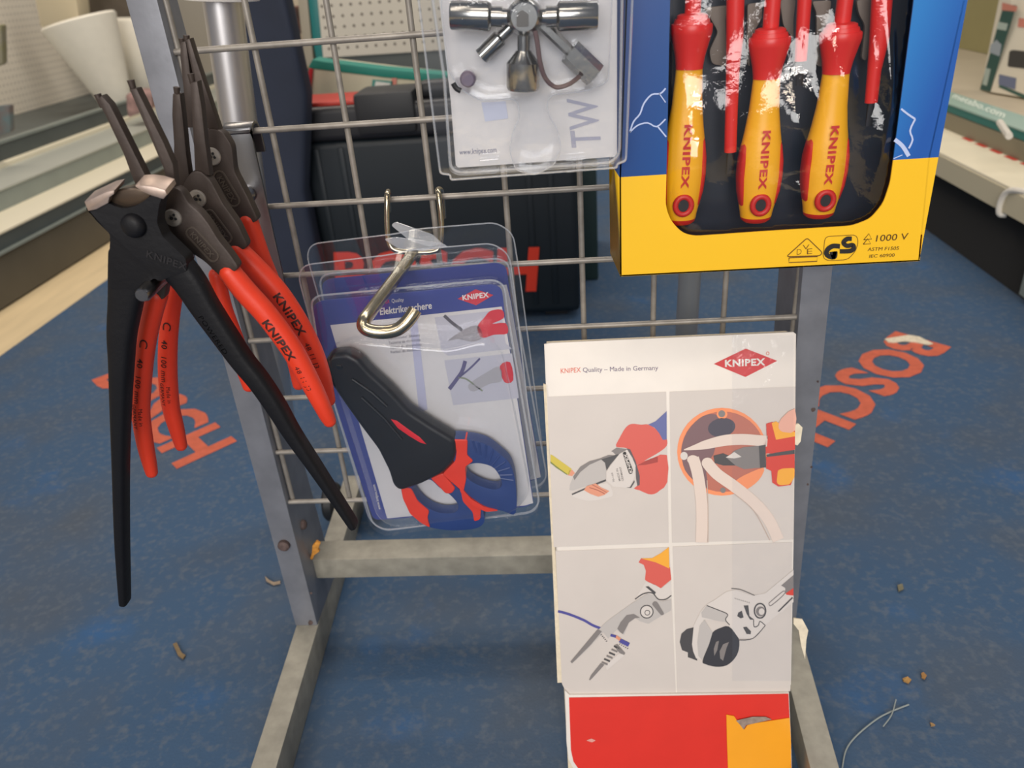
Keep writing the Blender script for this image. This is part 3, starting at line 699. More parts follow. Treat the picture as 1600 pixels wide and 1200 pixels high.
# ================================================================== CROSS KEY IN CLEAR PACK
yK = -2.30*U; S = VP(yK)
kp = thing('blister_pack', S.px(830, 275), 'clear blister pack with white card and steel cross key at top centre', 'package')
b = MB().m(M_WHITE); b.prism([S.px(u, v) for u, v in [(678, -140), (964, -160), (964, 240), (960, 245), (716, 262), (712, 258), (704, 155), (686, 0)]], (0, 0.0006, 0)); c = b.build('card', kp)
b = MB().m(flat('grey_lilac_print', (172, 170, 184))); h = 0.0003
b.textpx(S, 'TW', (939, 229), (932, 152), (891, 231), h, 0.01, 1.05)
b.m(flat('pale_blue_print', (206, 208, 222))).decal(S, [(752, 160), (790, 158), (794, 185), (758, 190)], h)
b.m(flat('slate_ink', (96, 98, 128))).textpx(S, 'www.knipex.com', (718, 242), (776, 238), (717.2, 233), h, 0.0)
b.build('lettering', c, label='grey lettering printed on white card')
b = MB().m(M_CLEAR)
fl = soften([(640, -150), (1000, -170), (988, 0), (978, 251), (964, 256), (964, 262), (704, 281), (704, 273), (688, 271), (654, 0)], 5)
b.prism([S.px(u, v, 0.0012) for u, v in fl], (0, 0.0004, 0)); b.build('flange', kp, label='clear plastic flange')
b = MB().m(M_CLEARB)
out = soften([(668, -145), (975, -165), (972, 0), (968, 238), (955, 254), (718, 270), (704, 262), (694, 120), (676, 0)], 8)
b.prism([S.px(u, v, 0.0012) for u, v in out], (0, -0.007, 0), 0, open_back=False)
bub = soften([(686, -140), (960, -160), (955, 30), (950, 128), (915, 142), (862, 148), (854, 160), (858, 182), (870, 200), (877, 232), (866, 258), (836, 274), (806, 266), (796, 236), (802, 205), (812, 182), (810, 160), (800, 154), (752, 158), (720, 140), (700, 110), (690, 20)], 9)
b.prism([S.px(u, v, 0.026) for u, v in bub], (0, 0.018, 0), 0.004, 3, open_back=True)
b.build('blister', kp, label='clear bulging plastic blister')
M_RIM = clear('clear_plastic_rim', haze=0.22, rough=0.06, gloss=1.0, ior=2.2); b = MB().m(M_RIM)
for pts, hh, rr in ((out, 0.0078, 0.0007), (fl, 0.0012, 0.0006), (bub, 0.0078, 0.0004)):
    ring = [S.px(u, v, hh) for u, v in pts]; b.tube(ring+[ring[0]], rr, 6)
b.build('rim', kp, label='bright edge of the clear plastic')
for x0 in (748, 884):
    b = MB().m(M_CLEAR); b.prism([S.px(u, v, 0.010) for u, v in soften([(x0, 250), (x0+32, 247), (x0+32, 268), (x0, 271)], 3)], (0, 0.006, 0), 0.001, open_back=True)
    b.build('closing_stud', kp, label='clear press stud of the pack')
# the key itself
MK = mat('nickel_steel', (158, 158, 156), 0.20, 1.0, 0.06, 200)
MKD = mat('dark_nickel', (86, 84, 82), 0.3, 0.9)
hK = 0.014
key = thing('cross_key', S.px(820, 60, hK), 'shiny steel cross-shaped cabinet key inside clear pack at top centre', 'key')
sc = (S.px(830, 27, hK)-S.px(820, 27, hK)).length/10
def arm(p, q, prof, name='arm', mt=MK, **k):
    a, c = S.px(*p, hK), S.px(*q, hK); L_ = (c-a).length
    return MB().m(mt).lathe(a, c-a, [(r_*sc, t_*L_) for r_, t_ in prof], 28).build(name, key, **k)
sock = [(12, 0), (12, .30), (15, .30), (15, .44), (20, .46), (22, .48), (22, .98), (20.5, 1.0), (11, 1.0), (10, 0.75)]
arm((819, 27), (704, 23), sock); arm((819, 27), (934, 23), sock)
arm((819, 27), (819, -110), sock)
arm((819, 27), (817, 142), [(10, 0), (10, .44), (12, .44), (13, .46), (26, .60), (27, .61), (27, .94), (25, .985), (22, 1.0)])
b = MB().m(MK); b.lathe(S.px(819, 27, hK+0.0095), (0, 1, 0), [(20*sc, 0), (26*sc, .002), (28*sc, .005), (28*sc, .014), (25*sc, .018)], 30)
b.m(MKD).prism([S.px(u, v, hK+0.0098) for u, v in soften([(807, 42), (826, 42), (826, 22), (816, 15), (807, 22)], 3)], (0, 0.003, 0))
hub = b.build('hub', key)
def diag(p, q, r0, r1, f, name, mt=MKD):
    a, c = S.px(*p, hK-0.004), S.px(*q, hK-0.004); L_ = (c-a).length
    return MB().m(mt).lathe(a, c-a, [(r0*sc, 0), (r0*sc, f*L_), (r1*sc, f*L_+.001), (r1*sc, L_)], 6 if r1 > 15 else 20).build(name, key)
diag((800, 40), (752, 88), 9, 13, .35, 'arm', MK)
diag((845, 36), (930, 118), 9, 20, .5, 'arm', MK)
b = MB().m(mat('brown_cord', (92, 72, 74), 0.6)); b.tube([S.px(u, v, hh) for u, v, hh in cr([(836, 48, .022), (840, 70, .022), (844, 98, .022), (852, 122, .020), (868, 136, .018), (888, 132, .018), (905, 120, .012)], 6)], 0.0011, 8)
b.build('cord', key, label='thin brown retaining cord')
b = MB().m(M_DARK); b.tube([S.px(u, v, 0.008) for u, v in cr([(708, 130), (713, 138), (720, 142)], 4)], 0.0013, 8); b.m(mat('violet_plastic', (96, 84, 104), 0.4)).lathe(S.px(732, 122, 0.006), (0, -1, 0), [(13*sc, 0), (13*sc, .004), (10*sc, .005)], 20)
b.build('bit_clip', key, label='small dark bit clip')

# ================================================================== SCREWDRIVER SET BOX
yB = -2.0*U; S = VP(yB); DB = 0.040
bx = thing('screwdriver_box', S.px(1200, 420)+Vector((0, DB/2, 0)), 'blue and yellow cardboard window box with insulated screwdrivers hanging at upper right', 'box')
M_YEL = mat('yellow_card', (250, 196, 34), 0.38)
M_BLUE = gradient('blue_card', [(0, (14, 62, 128)), (0.30, (18, 82, 152)), (0.68, (44, 132, 196)), (0.85, (38, 122, 196)), (1, (26, 88, 172))], (Vector((0.98, 0, -0.2)), S.px(975, 150).x*.98-S.px(975, 150).z*.2, (S.px(1500, 60)-S.px(975, 150)).dot(Vector((.98, 0, -.2)))), 0.38)
win = [(1052, -160), (1440, -190), (1428, 0), (1396, 248), (1391, 285), (1380, 318), (1360, 342), (1331, 353), (1200, 361), (1085, 369), (1066, 364), (1048, 345), (1040, 322), (1042, 250), (1047, 0)]
win = [p for p in soften(win, 10, 3)]
outer = [(984, -180), (1560, -215), (1512, 0), (1437, 404), (1434, 408), (973, 432), (969, 429), (968, 280), (977, 0)]
b = MB().m(M_YEL).ringprism([S.px(u, v) for u, v in outer], [S.px(u, v) for u, v in win], (0, 0.0008, 0))
# printed blue above the yellow band: split front by the band line
bm = b.bm; A = S.px(967.5, 277); Bq = S.px(1453, 246.5); d = (Bq-A).normalized(); pn = Vector((-d.z, 0, d.x))
bmesh.ops.bisect_plane(bm, geom=bm.verts[:]+bm.edges[:]+bm.faces[:], plane_co=A, plane_no=pn)
b.m(M_BLUE)
for f in bm.faces:
    if (f.calc_center_median()-A).dot(pn) > 0: f.material_index = b.cur
fr = b.build('front_panel', bx)
# sides, bottom, back
def wall(p, q, mt, ins=0.0):
    P0, P1 = S.px(*p), S.px(*q); return [P0, P1, P1+Vector((ins, DB, 0)), P0+Vector((ins, DB, 0))]
b = MB().m(M_YEL)
q0, q1 = S.px(969, 432), S.px(1437, 408)
b.prism([q0, q1, q1+Vector((-.004, DB, 0)), q0+Vector((-.003, DB, 0))], (0, 0, 0.0008))
L0, L1 = S.px(969, 432), S.px(968, 277); Rr0, R1 = S.px(1437, 408), S.px(1453, 246.5)
b.prism([L0, L1, L1+Vector((-.003, DB, 0)), L0+Vector((-.003, DB, 0))], (0.0008, 0, 0)); b.prism([Rr0, R1, R1+Vector((-.004, DB, 0)), Rr0+Vector((-.004, DB, 0))], (-0.0008, 0, 0))
b.m(M_BLUE)
L2, R2 = S.px(984, -180), S.px(1555, -212)
b.prism([L1, L2, L2+Vector((-.003, DB, 0)), L1+Vector((-.003, DB, 0))], (0.0008, 0, 0)); b.prism([R1, R2, R2+Vector((-.004, DB, 0)), R1+Vector((-.004, DB, 0))], (-0.0008, 0, 0))
b.prism([L0+Vector((-.003, DB, 0)), Rr0+Vector((-.004, DB, 0)), R2+Vector((-.004, DB, 0)), L2+Vector((-.003, DB, 0))], (0, 0.0008, 0))
b.build('carton', bx)
# dark tray
M_TRAY = mat('black_tray', (38, 44, 54), 0.30, 0, 0.05, 40)
M_TAUPE = mat('taupe_card', (112, 102, 92), 0.6)
ST = VP(yB+0.034)
b = MB().m(M_TRAY).prism([ST.px(u, v) for u, v in [(1030, 375), (1400, 355), (1450, -200), (1035, -200)]], (0, 0.002, 0)); tr = b.build('tray', bx)
b = MB().m(M_TAUPE)
for pts in ([(1100, 12), (1138, 8), (1134, 30), (1136, 105), (1112, 100), (1108, 80), (1122, 50)], [(1168, 6), (1192, 4), (1190, 30), (1172, 60), (1172, 105), (1168, 100)], [(1218, 0), (1244, -2), (1240, 30), (1240, 62), (1224, 40)], [(1268, 2), (1300, 0), (1296, 30), (1280, 60), (1288, 104), (1276, 104), (1276, 20)], [(1338, 0), (1366, -2), (1362, 60), (1354, 96), (1346, 92), (1352, 40), (1342, 22)]):
    b.prism([VP(yB+0.026).px(u, v) for u, v in soften(pts, 6)], (0, 0.003, 0), 0.0008)
b.build('tray_rib', tr, label='taupe raised ribs between the tools')
# window film, crinkled
import mathutils
M_FILM = clear('crinkled_film', gloss=1.0, rough=0.03, haze=0.0, bump=0.22, bs=45, ior=1.62)
b = MB().m(M_FILM); wloc = win; xs = [p[0] for p in wloc]; 
nx, ny = 110, 120; grid = {}
DENTS = [(1078, 250, 42, 80, .0105), (1080, 380, 50, 60, .006), (1238, 190, 34, 52, .0065), (1246, 300, 26, 30, .004), (1308, 120, 26, 60, .0075), (1386, 110, 13, 90, .0045), (1370, 215, 16, 36, .003)]      # bulges of the film, shaped and placed to catch bright reflections
def mask(u, v):
    '''0 outside the window opening, 1 well inside it'''
    c = False; dmin = 1e9; k = len(win)
    for i in range(k):
        (x1, y1), (x2, y2) = win[i], win[(i+1) % k]
        if (y1 > v) != (y2 > v) and u < (x2-x1)*(v-y1)/(y2-y1)+x1: c = not c
        dx, dy = x2-x1, y2-y1; t = max(0, min(1, ((u-x1)*dx+(v-y1)*dy)/(dx*dx+dy*dy+1e-9))); dmin = min(dmin, math.hypot(u-x1-t*dx, v-y1-t*dy))
    return min(1.0, dmin/26) if c else 0.0
from mathutils import noise as mnoise
for i in range(nx+1):
    for j in range(ny+1):
        u = 1036+(1446-1036)*i/nx; v = -190+(374+190)*j/ny
        q = mnoise.fractal(Vector((u*0.010+3, v*0.006, 1.7)), 0.9, 2.0, 2)
        vv = max(0.0, min(1.0, (v+40)/400)); bulge = -0.006*math.sin(math.pi*vv**1.6)*math.sin(math.pi*(u-1036)/410)**0.5 if 1036 < u < 1446 else 0
        q2 = mnoise.noise(Vector((u*0.035, v*0.03, 5.1)))
        grid[i, j] = b.bm.verts.new(S.px(u, v, -0.0012)+Vector((0, mask(u, v)*min(0.0, bulge+q*0.0022+q2*0.0002+sum(-A_*math.exp(-((u-cu)/su)**2-((v-cv)/sv)**2) for cu, cv, su, sv, A_ in DENTS))+(0.0012 if mask(u, v) < 0.2 else 0.0002), 0)))
for i in range(nx):
    for j in range(ny): b.bm.faces.new((grid[i, j], grid[i, j+1], grid[i+1, j+1], grid[i+1, j]))
b.build('window_film', bx, 180, label='crinkled glossy window film')
# front print
b = MB().m(flat('brown_ink', (110, 72, 20))); h = 0.0003
T = lambda u, v: (1200+u/6.4, 340+v/6.4)
b.stroke(S, soften([T(185, 390), T(392, 203), T(545, 350), T(520, 382)], 4), 1.4, h, 0, True)
b.stroke(S, [T(212, 402), T(495, 390), T(490, 437), T(208, 450)], 1.4, h, 0, True)
for tx, p, q, up in (('D', T(288, 372), T(335, 368), T(290, 312)), ('V', T(346, 322), T(412, 316), T(348, 270)), ('E', T(390, 368), T(442, 362), T(392, 308))):
    b.textpx(S, tx, p, q, up, h, -0.012)
b.stroke(S, soften([T(572, 190), T(880, 172), T(905, 235), T(880, 330), T(800, 420), T(600, 432), T(548, 400)], 7), 0.9, h, 0, True)
def stk(pts, wd_): b.stroke(S, cr(pts, 5), wd_, h+.0001, 0)
b.m(M_BLACKPR)
stk([T(720, 288), T(650, 285), T(598, 318), T(585, 365), T(625, 392), T(665, 390), T(672, 340)], 7.5); b.decal(S, [T(615, 345), T(690, 335), T(672, 412), T(640, 412)], h+.0001)
stk([T(838, 212), T(790, 214), T(755, 250), T(790, 282), T(848, 275), T(856, 310), T(820, 334), T(718, 338)], 7.0)
b.m(flat('dark_brown_ink', (86, 58, 22)))
b.stroke(S, [T(958, 222), T(1010, 160), T(1036, 215)], 1.1, h, 0, True); b.stroke(S, [T(952, 266), T(998, 212), T(1028, 262)], 1.1, h, 0, True)
def ital(tx, p, q, up, bold): b.textpx(S, tx, p, q, up, h, bold)
ital('1000 V', T(1078, 240), T(1395, 218), T(1090, 172), 0.0)
ital('ASTM F1505', T(996, 334), T(1306, 322), T(1004, 298), 0.0); ital('IEC 60900', T(1012, 402), T(1264, 390), T(1018, 368), 0.0)
b.build('certification_print', fr, label='dark safety marks and lettering on yellow card')
for pts, ww in (([(984, 207), (990, 190), (1000, 178), (1006, 162), (1018, 148), (1032, 146), (1040, 138)], 2.4), ([(984, 207), (996, 196), (1012, 192), (1026, 198), (1040, 186)], 2.2), ([(1030, 146), (1040, 160)], 1.6), ([(1028, 198), (1041, 214)], 2.2), ([(1408, 170), (1418, 178), (1430, 186)], 3.2), ([(1430, 186), (1422, 204), (1426, 218), (1420, 232)], 2.8), ([(1398, 218), (1410, 228), (1420, 244)], 6.5), ([(1396, 248), (1410, 242)], 1.4)):
    b = MB().m(flat('pale_lightning_print', (190, 204, 240))); b.stroke(S, pts, ww, h, 3)
    b.build('lightning_print', fr, label='pale lightning printed on blue card')
# the tools, point down or handle down in the tray
M_SR = mat('red_insulation', (216, 38, 32), 0.35); M_SY = mat('yellow_handle', (246, 178, 24), 0.38); M_SD = mat('red_soft_side', (196, 36, 26), 0.45)
SA = VP(yB+0.016)
def handle(u0, v0, u1, v1, label, txt_s):
    """axis px from shaft top (u0,v0) to handle end (u1,v1); profile measured on the middle tool"""
    a, c = SA.px(u0, v0), SA.px(u1, v1); ax = (c-a).normalized(); L_ = (c-a).length
    t = thing('screwdriver', c, label, 'screwdriver', 'insulated screwdrivers in the box')
    sc = (SA.px(u1+10, v1)-SA.px(u1, v1)).length/10
    # from flange top (0) to end (1) ; half widths px
    def M(name, prof, mt, flatn=1.0, par=None, **k):
        b = MB().m(mt); pts = [a+ax*L_*t_ for t_, r_ in prof]; hw = [r_*sc for t_, r_ in prof]
        b.sweep(pts, hw, [q*flatn for q in hw], (0, -1, 0), 28, 2.0, round_cap=False); return b.build(name, par or t, **k)
    M('shaft', [(-0.62, 11), (0.02, 11)], M_SR)
    M('collar', [(-0.004, 11), (-0.002, 17), (0.004, 21), (0.020, 22), (0.0205, 24), (0.040, 25.5), (0.041, 28), (0.050, 29), (0.075, 29), (0.085, 28.3), (0.13, 25), (0.18, 21.5), (0.225, 19.5), (0.238, 19.5)], M_SR)
    hd = M('handle', [(0.238, 19), (0.30, 20), (0.40, 22), (0.50, 26), (0.58, 30), (0.66, 32), (0.74, 32.5), (0.82, 31), (0.89, 28), (0.945, 25), (0.97, 24)], M_SY, 0.86)
    M('end_cap', [(0.965, 24.2), (0.985, 23), (1.0, 18)], M_SD, 0.86)
    for sg in (-1, 1):
        b = MB().m(M_SD); sd = Vector((1, 0, 0)); sd = (sd-ax*sd.dot(ax)).normalized()
        pf = [(0.53, 23), (0.58, 25.5), (0.66, 27.5), (0.74, 28), (0.82, 26.5), (0.89, 23.5), (0.92, 22)]
        pts = [a+ax*L_*t_+sd*sg*r_*sc for t_, r_ in pf]
        b.sweep(pts, [q*sc for q in (2, 4.5, 5.8, 6, 5.6, 4.5, 2)], [q*sc for q in (6, 14, 18, 18, 17, 13, 6)], (0, -1, 0), 16, 2.2); b.build('side_grip', t, label='red soft side of the handle')
    H = lambda o: 33*.86*sc*max(0, 1-(o/(33*sc))**2)**.5+0.0002
    c0 = a+ax*L_*0.885
    b = MB().m(M_SD); q = c0+Vector((0, -29.2*.86*sc, 0))
    k_ = 20; b.tube([q+sd*math.cos(i*2*math.pi/k_)*12*sc-ax*math.sin(i*2*math.pi/k_)*13.5*sc for i in range(k_+1)], 0.0016, 10)
    b.m(M_BLACKPR).prism([q+Vector((0, -0.0004, 0))+sd*math.cos(i*2*math.pi/20)*10*sc-ax*math.sin(i*2*math.pi/20)*11.5*sc for i in range(20)], (0, 0.002, 0)); b.build('hanging_hole', t, label='red rimmed hanging hole')
    du = Vector((u1-u0, v1-v0)); P = lambda f: (u0+du.x*f, v0+du.y*f)
    b = MB().m(M_SD)
    b.textpath(SA, 'KNIPEX', [P(0.50), P(0.60), P(0.70), P(0.82)], 0.04, 0.98, 12, -6, H, 0.035, 1.12)
    b.build('print', hd, label='red lettering printed on yellow handle')
handle(1082, 22, 1062, 348, 'left of three yellow and red insulated screwdriver handles in the window box', 0)
handle(1204, 44, 1180, 345, 'middle of three yellow and red insulated screwdriver handles in the window box', 0)
handle(1316, 36, 1278, 338, 'right of three yellow and red insulated screwdriver handles in the window box', 0)
def blade(pts, label):
    t = thing('screwdriver', SA.px(*pts[-1][:2]), label, 'screwdriver', 'insulated screwdrivers in the box')
    sc = (SA.px(1210, 100)-SA.px(1200, 100)).length/10
    P = [SA.px(u, v) for u, v, _ in pts]; hw = [q*sc for _, _, q in pts]
    MB().m(M_SR).sweep(P, hw, hw, (0, -1, 0), 20, 2.0, round_cap=False).build('shaft', t)
    d = (P[-1]-P[-2]).normalized(); MB().m(mat('dark_tip_steel', (70, 70, 74), 0.35, 0.9)).sweep([P[-1], P[-1]+d*0.004, P[-1]+d*0.012], [hw[-1]*.55, hw[-1]*.6, hw[-1]*.6], [hw[-1]*.5, hw[-1]*.4, hw[-1]*.12], (0, -1, 0), 14, 3, round_cap=False).build('blade_tip', t)
blade([(1152, -150, 13.5), (1149, 0, 13.5), (1148, 60, 13), (1145, 110, 10.5), (1143, 170, 10), (1141, 237, 10)], 'inverted screwdriver with red insulated shaft between left and middle handles in the window box')
blade([(1262, -150, 10.5), (1257, 0, 10.5), (1251, 95, 9.2)], 'inverted screwdriver with short red insulated shaft between middle and right handles in the window box')
blade([(1390, -150, 15), (1378, 0, 15), (1374, 60, 14.5), (1366, 110, 10.5), (1361, 160, 9.8)], 'inverted screwdriver with red insulated shaft at right edge of the window box')

# ================================================================== LEANING CARDBOARD DISPLAY
P0 = VP(-0.75*U).px(1047, 530); D0 = (P0-CAM).dot(_fwd)
Q0 = CAM+ray(1055, 1070)*(D0*1.097)
up = (P0-Q0).normalized(); up.x = 0; up.normalize()
SP = Surf(P0, Vector((1, 0, 0)).cross(up))
disp = thing('cardboard_display', (P0.x, SP.at(0, -0.3).y, 0.004), 'tall white cardboard display box with four tool pictures and red base leaning on mesh', 'display box')
M_CARD = mat('white_cardboard', (232, 224, 215), 0.42, 0, 0.02, 60, 0.02, 160)
M_EDGE = mat('cardboard_edge', (226, 212, 186), 0.8, 0, 0.08, 300)
L_ = lambda u, v: SP.loc(u, v)
bz = lambda z: (z-SP.o.z)/SP.ey.z        # local height of a world height
DEP = 0.024
bot = bz(DEP*abs(SP.n.z)+0.002)
def P_(u, v, h=0.0): return SP.px(u, v, h)
tl, tr_, = L_(853, 541), L_(1243, 524)
bl, br = L_(880, 1060), L_(1234, 1060)
def lerp_edge(p, q, b): t = (b-p.y)/(q.y-p.y); return p.x+(q.x-p.x)*t
b = MB().m(M_EDGE)
b.prism([SP.at(tl.x, tl.y, -.003), SP.at(tr_.x, tr_.y, -.003), SP.at(lerp_edge(tr_, br, bot), bot, -.003), SP.at(lerp_edge(tl, bl, bot), bot, -.003)], -SP.n*(DEP-0.003), 0.001)
b.build('carton', disp)
b = MB().m(M_EDGE).prism([P_(*p) for p in ((849, 600), (856, 602), (884, 1066), (871, 1067), (862, 850))], -SP.n*0.002); b.build('rear_flap', disp, label='cream edge of the rear cardboard layer')
b = MB().m(M_CARD)
front = [(850, 538), (860, 536), (1240, 519), (1244, 522), (1243, 640), (1240, 860), (1236, 1070), (1232, 1072), (1233, 1086), (886, 1090), (884, 1078), (878, 1068), (872, 960), (866, 858), (857, 700)]
b.prism([P_(*p) for p in front], -SP.n*0.003, 0.0004); fp = b.build('front_panel', disp)
H1, H2, H3, H4 = 0.0003, 0.0005, 0.0007, 0.0009
MG = mat('pale_grey_print', (210, 201, 194), 0.40, 0, 0.02, 30); MW = M_CARD
def pic(pts):
    return MB().m(MG).decal(SP, pts, H1)
C1 = lambda *a: [(860+u/7.06, 630+v/7.06) for u, v in a]
C2 = lambda *a: [(1040+u/5.218, 620+v/5.218) for u, v in a]
C3 = lambda *a: [(860+u/5.215, 850+v/5.215) for u, v in a]
C4 = lambda *a: [(1040+u/5.4545, 860+v/5.4545) for u, v in a]
CT = lambda *a: [(840+u/3.53, 510+v/3.53) for u, v in a]
F_ = flat
Rp, Rd = F_('coral_red_print', (216, 92, 80)), F_('deep_red_print', (168, 62, 56)); Sl = F_('silver_print', (190, 184, 180)); Sl2 = F_('light_silver_print', (216, 208, 202)); Dk = F_('dark_grey_print', (74, 72, 74)); Mg = F_('mid_grey_print', (130, 124, 122)); Bk = M_BLACKPR
Or = F_('orange_print', (244, 148, 98)); Yl = F_('amber_print', (244, 172, 50)); Bl = F_('slate_blue_print', (96, 104, 160)); Cr = F_('cream_print', (226, 208, 196)); Cu = F_('copper_print', (224, 150, 120))
# --- picture: side cutters
b = pic([(855, 620), (1041, 612), (1045, 848), (865, 855)])
b.m(F_('yellow_green_print', (206, 186, 66))).decal(SP, C1((0, 565), (30, 578), (235, 725), (205, 790), (180, 782), (0, 655)), H2)
b.m(F_('green_print', (120, 130, 60))).decal(SP, C1((0, 640), (60, 690), (190, 785), (180, 790), (60, 710), (0, 660)), H3)
b.m(Cu).decal(SP, C1((210, 740), (240, 735), (270, 770), (240, 805), (190, 795)), H2)
b.m(Rp).decal(SP, C1((725, 480), (760, 390), (830, 270), (900, 228), (1000, 238), (1080, 236), (1180, 300), (1240, 400), (1283, 395), (1283, 470), (1200, 540), (1080, 610), (950, 682), (930, 640), (900, 560), (840, 495)), H2, 3)
b.m(Bl).decal(SP, C1((1080, 236), (1160, 200), (1283, 88), (1283, 400), (1240, 405), (1200, 330), (1150, 270)), H3)
b.m(Rp).decal(SP, C1((945, 690), (1120, 610), (1285, 572), (1290, 870), (1210, 960), (1150, 1000), (1080, 1003), (980, 960), (920, 942), (970, 900), (985, 820)), H2, 2)
b.m(Rd).decal(SP, C1((960, 685), (1100, 615), (1185, 590), (1185, 650), (1050, 680)), H3)
b.m(Mg).decal(SP, C1((670, 530), (730, 490), (850, 505), (830, 535), (780, 545), (740, 590), (690, 540)), H2)
b.m(Sl).decal(SP, C1((210, 960), (215, 900), (260, 790), (330, 700), (430, 640), (540, 610), (600, 650), (615, 740), (612, 840), (430, 900), (250, 965)), H2)
b.m(Mg).decal(SP, C1((250, 810), (330, 700), (430, 640), (540, 610), (640, 572), (720, 575), (640, 700), (618, 745), (600, 650), (560, 622), (430, 680), (330, 760), (265, 850)), H3)
b.m(Dk).decal(SP, C1((560, 620), (720, 572), (760, 560), (660, 680), (622, 740), (605, 660)), H4)
b.m(Sl2).decal(SP, C1((760, 560), (850, 510), (940, 680), (935, 800), (870, 935), (690, 920), (618, 850), (615, 760), (660, 690)), H3)
b.m(Dk).decal(SP, C1((520, 875), (610, 840), (615, 860), (520, 895), (240, 1015), (235, 1000)), H3)
b.m(Sl2).decal(SP, C1((235, 1012), (380, 950), (620, 880), (690, 1010), (600, 1050), (450, 1078), (330, 1060)), H2, 3)
b.m(Cu).decal(SP, C1((370, 960), (400, 915), (500, 885), (560, 930), (650, 970), (600, 1010), (530, 1032), (440, 1000)), H4)
b.m(F_('dark_copper_print', (168, 92, 74))).stroke(SP, C1((430, 930), (520, 960), (600, 1000)), 1.2, H4+.0001); b.stroke(SP, C1((460, 900), (540, 940), (620, 985)), 1.0, H4+.0001)
b.m(Dk).decal(SP, C1((840, 930), (880, 925), (925, 850), (930, 870), (890, 935)), H4)
b.m(F_('shade_grey_print', (92, 84, 88))).decal(SP, C1((840, 500), (880, 510), (940, 640), (985, 800), (985, 900), (960, 915), (945, 830), (940, 690), (905, 600)), H4)
lg = C1((795, 545), (830, 530), (912, 740), (905, 775), (870, 785)); b.m(Bk).decal(SP, soften(lg, 3), H4+.0001)
b.m(Sl2).textpx(SP, 'KNIPEX', *C1((906, 762), (838, 552), (874, 772)), H4+.0003, 0.03, 1.05)
b.m(Mg)
for tx, p, q, r_ in (('70-160', (710, 866), (688, 766), (690, 872)), ('MADE IN', (776, 856), (744, 720), (753, 862)), ('GERMANY', (810, 854), (779, 696), (787, 862))):
    b.textpx(SP, tx, *C1(p, q, r_), H4, 0.005)
b.build('printed_picture', fp, label='printed picture of red side cutters cutting a wire')
# --- picture: junction box
b = pic([(1046, 612), (1243, 604), (1240, 843), (1050, 848)])
def ell(c, rx, ry, rot=0, n=36, a0=0, a1=360):
    out = []
    for i in range(n):
        a = math.radians(a0+(a1-a0)*i/n); x, y = rx*math.cos(a), ry*math.sin(a); r_ = math.radians(rot)
        out.append((c[0]+x*math.cos(r_)-y*math.sin(r_), c[1]+x*math.sin(r_)+y*math.cos(r_)))
    return out
b.m(Or).decal(SP, C2(*ell((460, 448), 366, 358)), H2)
b.m(F_('brick_print', (186, 110, 92))).decal(SP, C2(*ell((468, 448), 340, 328)), H3)
b.m(F_('plum_print', (124, 94, 98))).decal(SP, C2((130, 480), (135, 390), (180, 280), (270, 180), (370, 140), (460, 180), (420, 330), (390, 470), (330, 560), (340, 740), (250, 700), (160, 600)), H3+.0001, 3)
b.m(Or).decal(SP, C2((560, 700), (640, 640), (800, 580), (760, 680), (650, 760), (600, 740)), H3+.0001, 3)
b.m(F_('shadow_blue_print', (74, 70, 84))).decal(SP, C2(*ell((457, 250), 112, 76, -10)), H4)
b.m(Or).decal(SP, C2(*ell((460, 140), 44, 42)), H4); b.m(Mg).decal(SP, C2(*ell((458, 138), 28, 28)), H4+.0001); b.decal(SP, C2(*ell((468, 762), 22, 22)), H4)
b.m(Sl2).decal(SP, C2(*ell((150, 482), 30, 33)), H4)
b.m(Cr); h5 = H4+.0002
b.stroke(SP, [(u, v, q) for (u, v), q in zip(C2((150, 432), (250, 410), (330, 390), (480, 356), (620, 347), (740, 355), (830, 362)), (1.5, 9, 14, 17, 17, 17, 17))], 17, h5)
b.stroke(SP, [(u, v, 18) for u, v in C2((225, 500), (260, 620), (285, 780), (297, 950), (292, 1188))], 19, h5)
b.stroke(SP, [(u, v, 18) for u, v in C2((340, 540), (420, 630), (560, 730), (720, 860), (840, 1000), (920, 1170))], 20, h5)
b.decal(SP, C2(*ell((222, 512), 47, 36)), h5+.0002); b.decal(SP, C2(*ell((342, 540), 48, 44)), h5+.0002)
b.m(F_('cable_edge_print', (196, 174, 160))).stroke(SP, C2((338, 680), (345, 900), (345, 1188)), 1.3, h5+.0001); b.stroke(SP, C2((560, 790), (720, 930), (850, 1170)), 1.2, h5+.0001)
b.m(Mg).decal(SP, C2((500, 500), (560, 440), (640, 410), (810, 395), (815, 575), (640, 590), (570, 560)), h5); b.m(Dk).decal(SP, C2((760, 400), (815, 390), (818, 575), (770, 580)), h5+.0001)
b.m(Dk).decal(SP, C2((390, 480), (470, 460), (560, 500), (620, 505), (570, 560), (470, 560), (400, 540)), h5-.0001)
b.m(Sl2).decal(SP, C2((490, 495), (560, 450), (620, 490), (560, 503)), h5+.0001)
RR = F_('tool_red_print', (214, 62, 46))
b.m(RR).decal(SP, C2((820, 220), (870, 205), (1055, 250), (1055, 430), (900, 462), (815, 462), (797, 380), (825, 340)), h5)
b.decal(SP, C2((820, 490), (1052, 465), (1052, 640), (1020, 720), (920, 732), (870, 700), (862, 605), (820, 585)), h5)
b.m(Yl).decal(SP, C2((865, 215), (900, 200), (1055, 290), (1055, 322), (900, 350)), h5+.0001); b.decal(SP, soften(C2((915, 600), (950, 585), (1052, 580), (1050, 660), (1010, 715), (930, 722), (905, 700)), 3), h5+.0001)
b.m(F_('skin_print', (230, 172, 152))).decal(SP, C2((920, 240), (945, 175), (1055, 95), (1055, 275), (980, 290), (935, 275)), h5+.0002, 2)
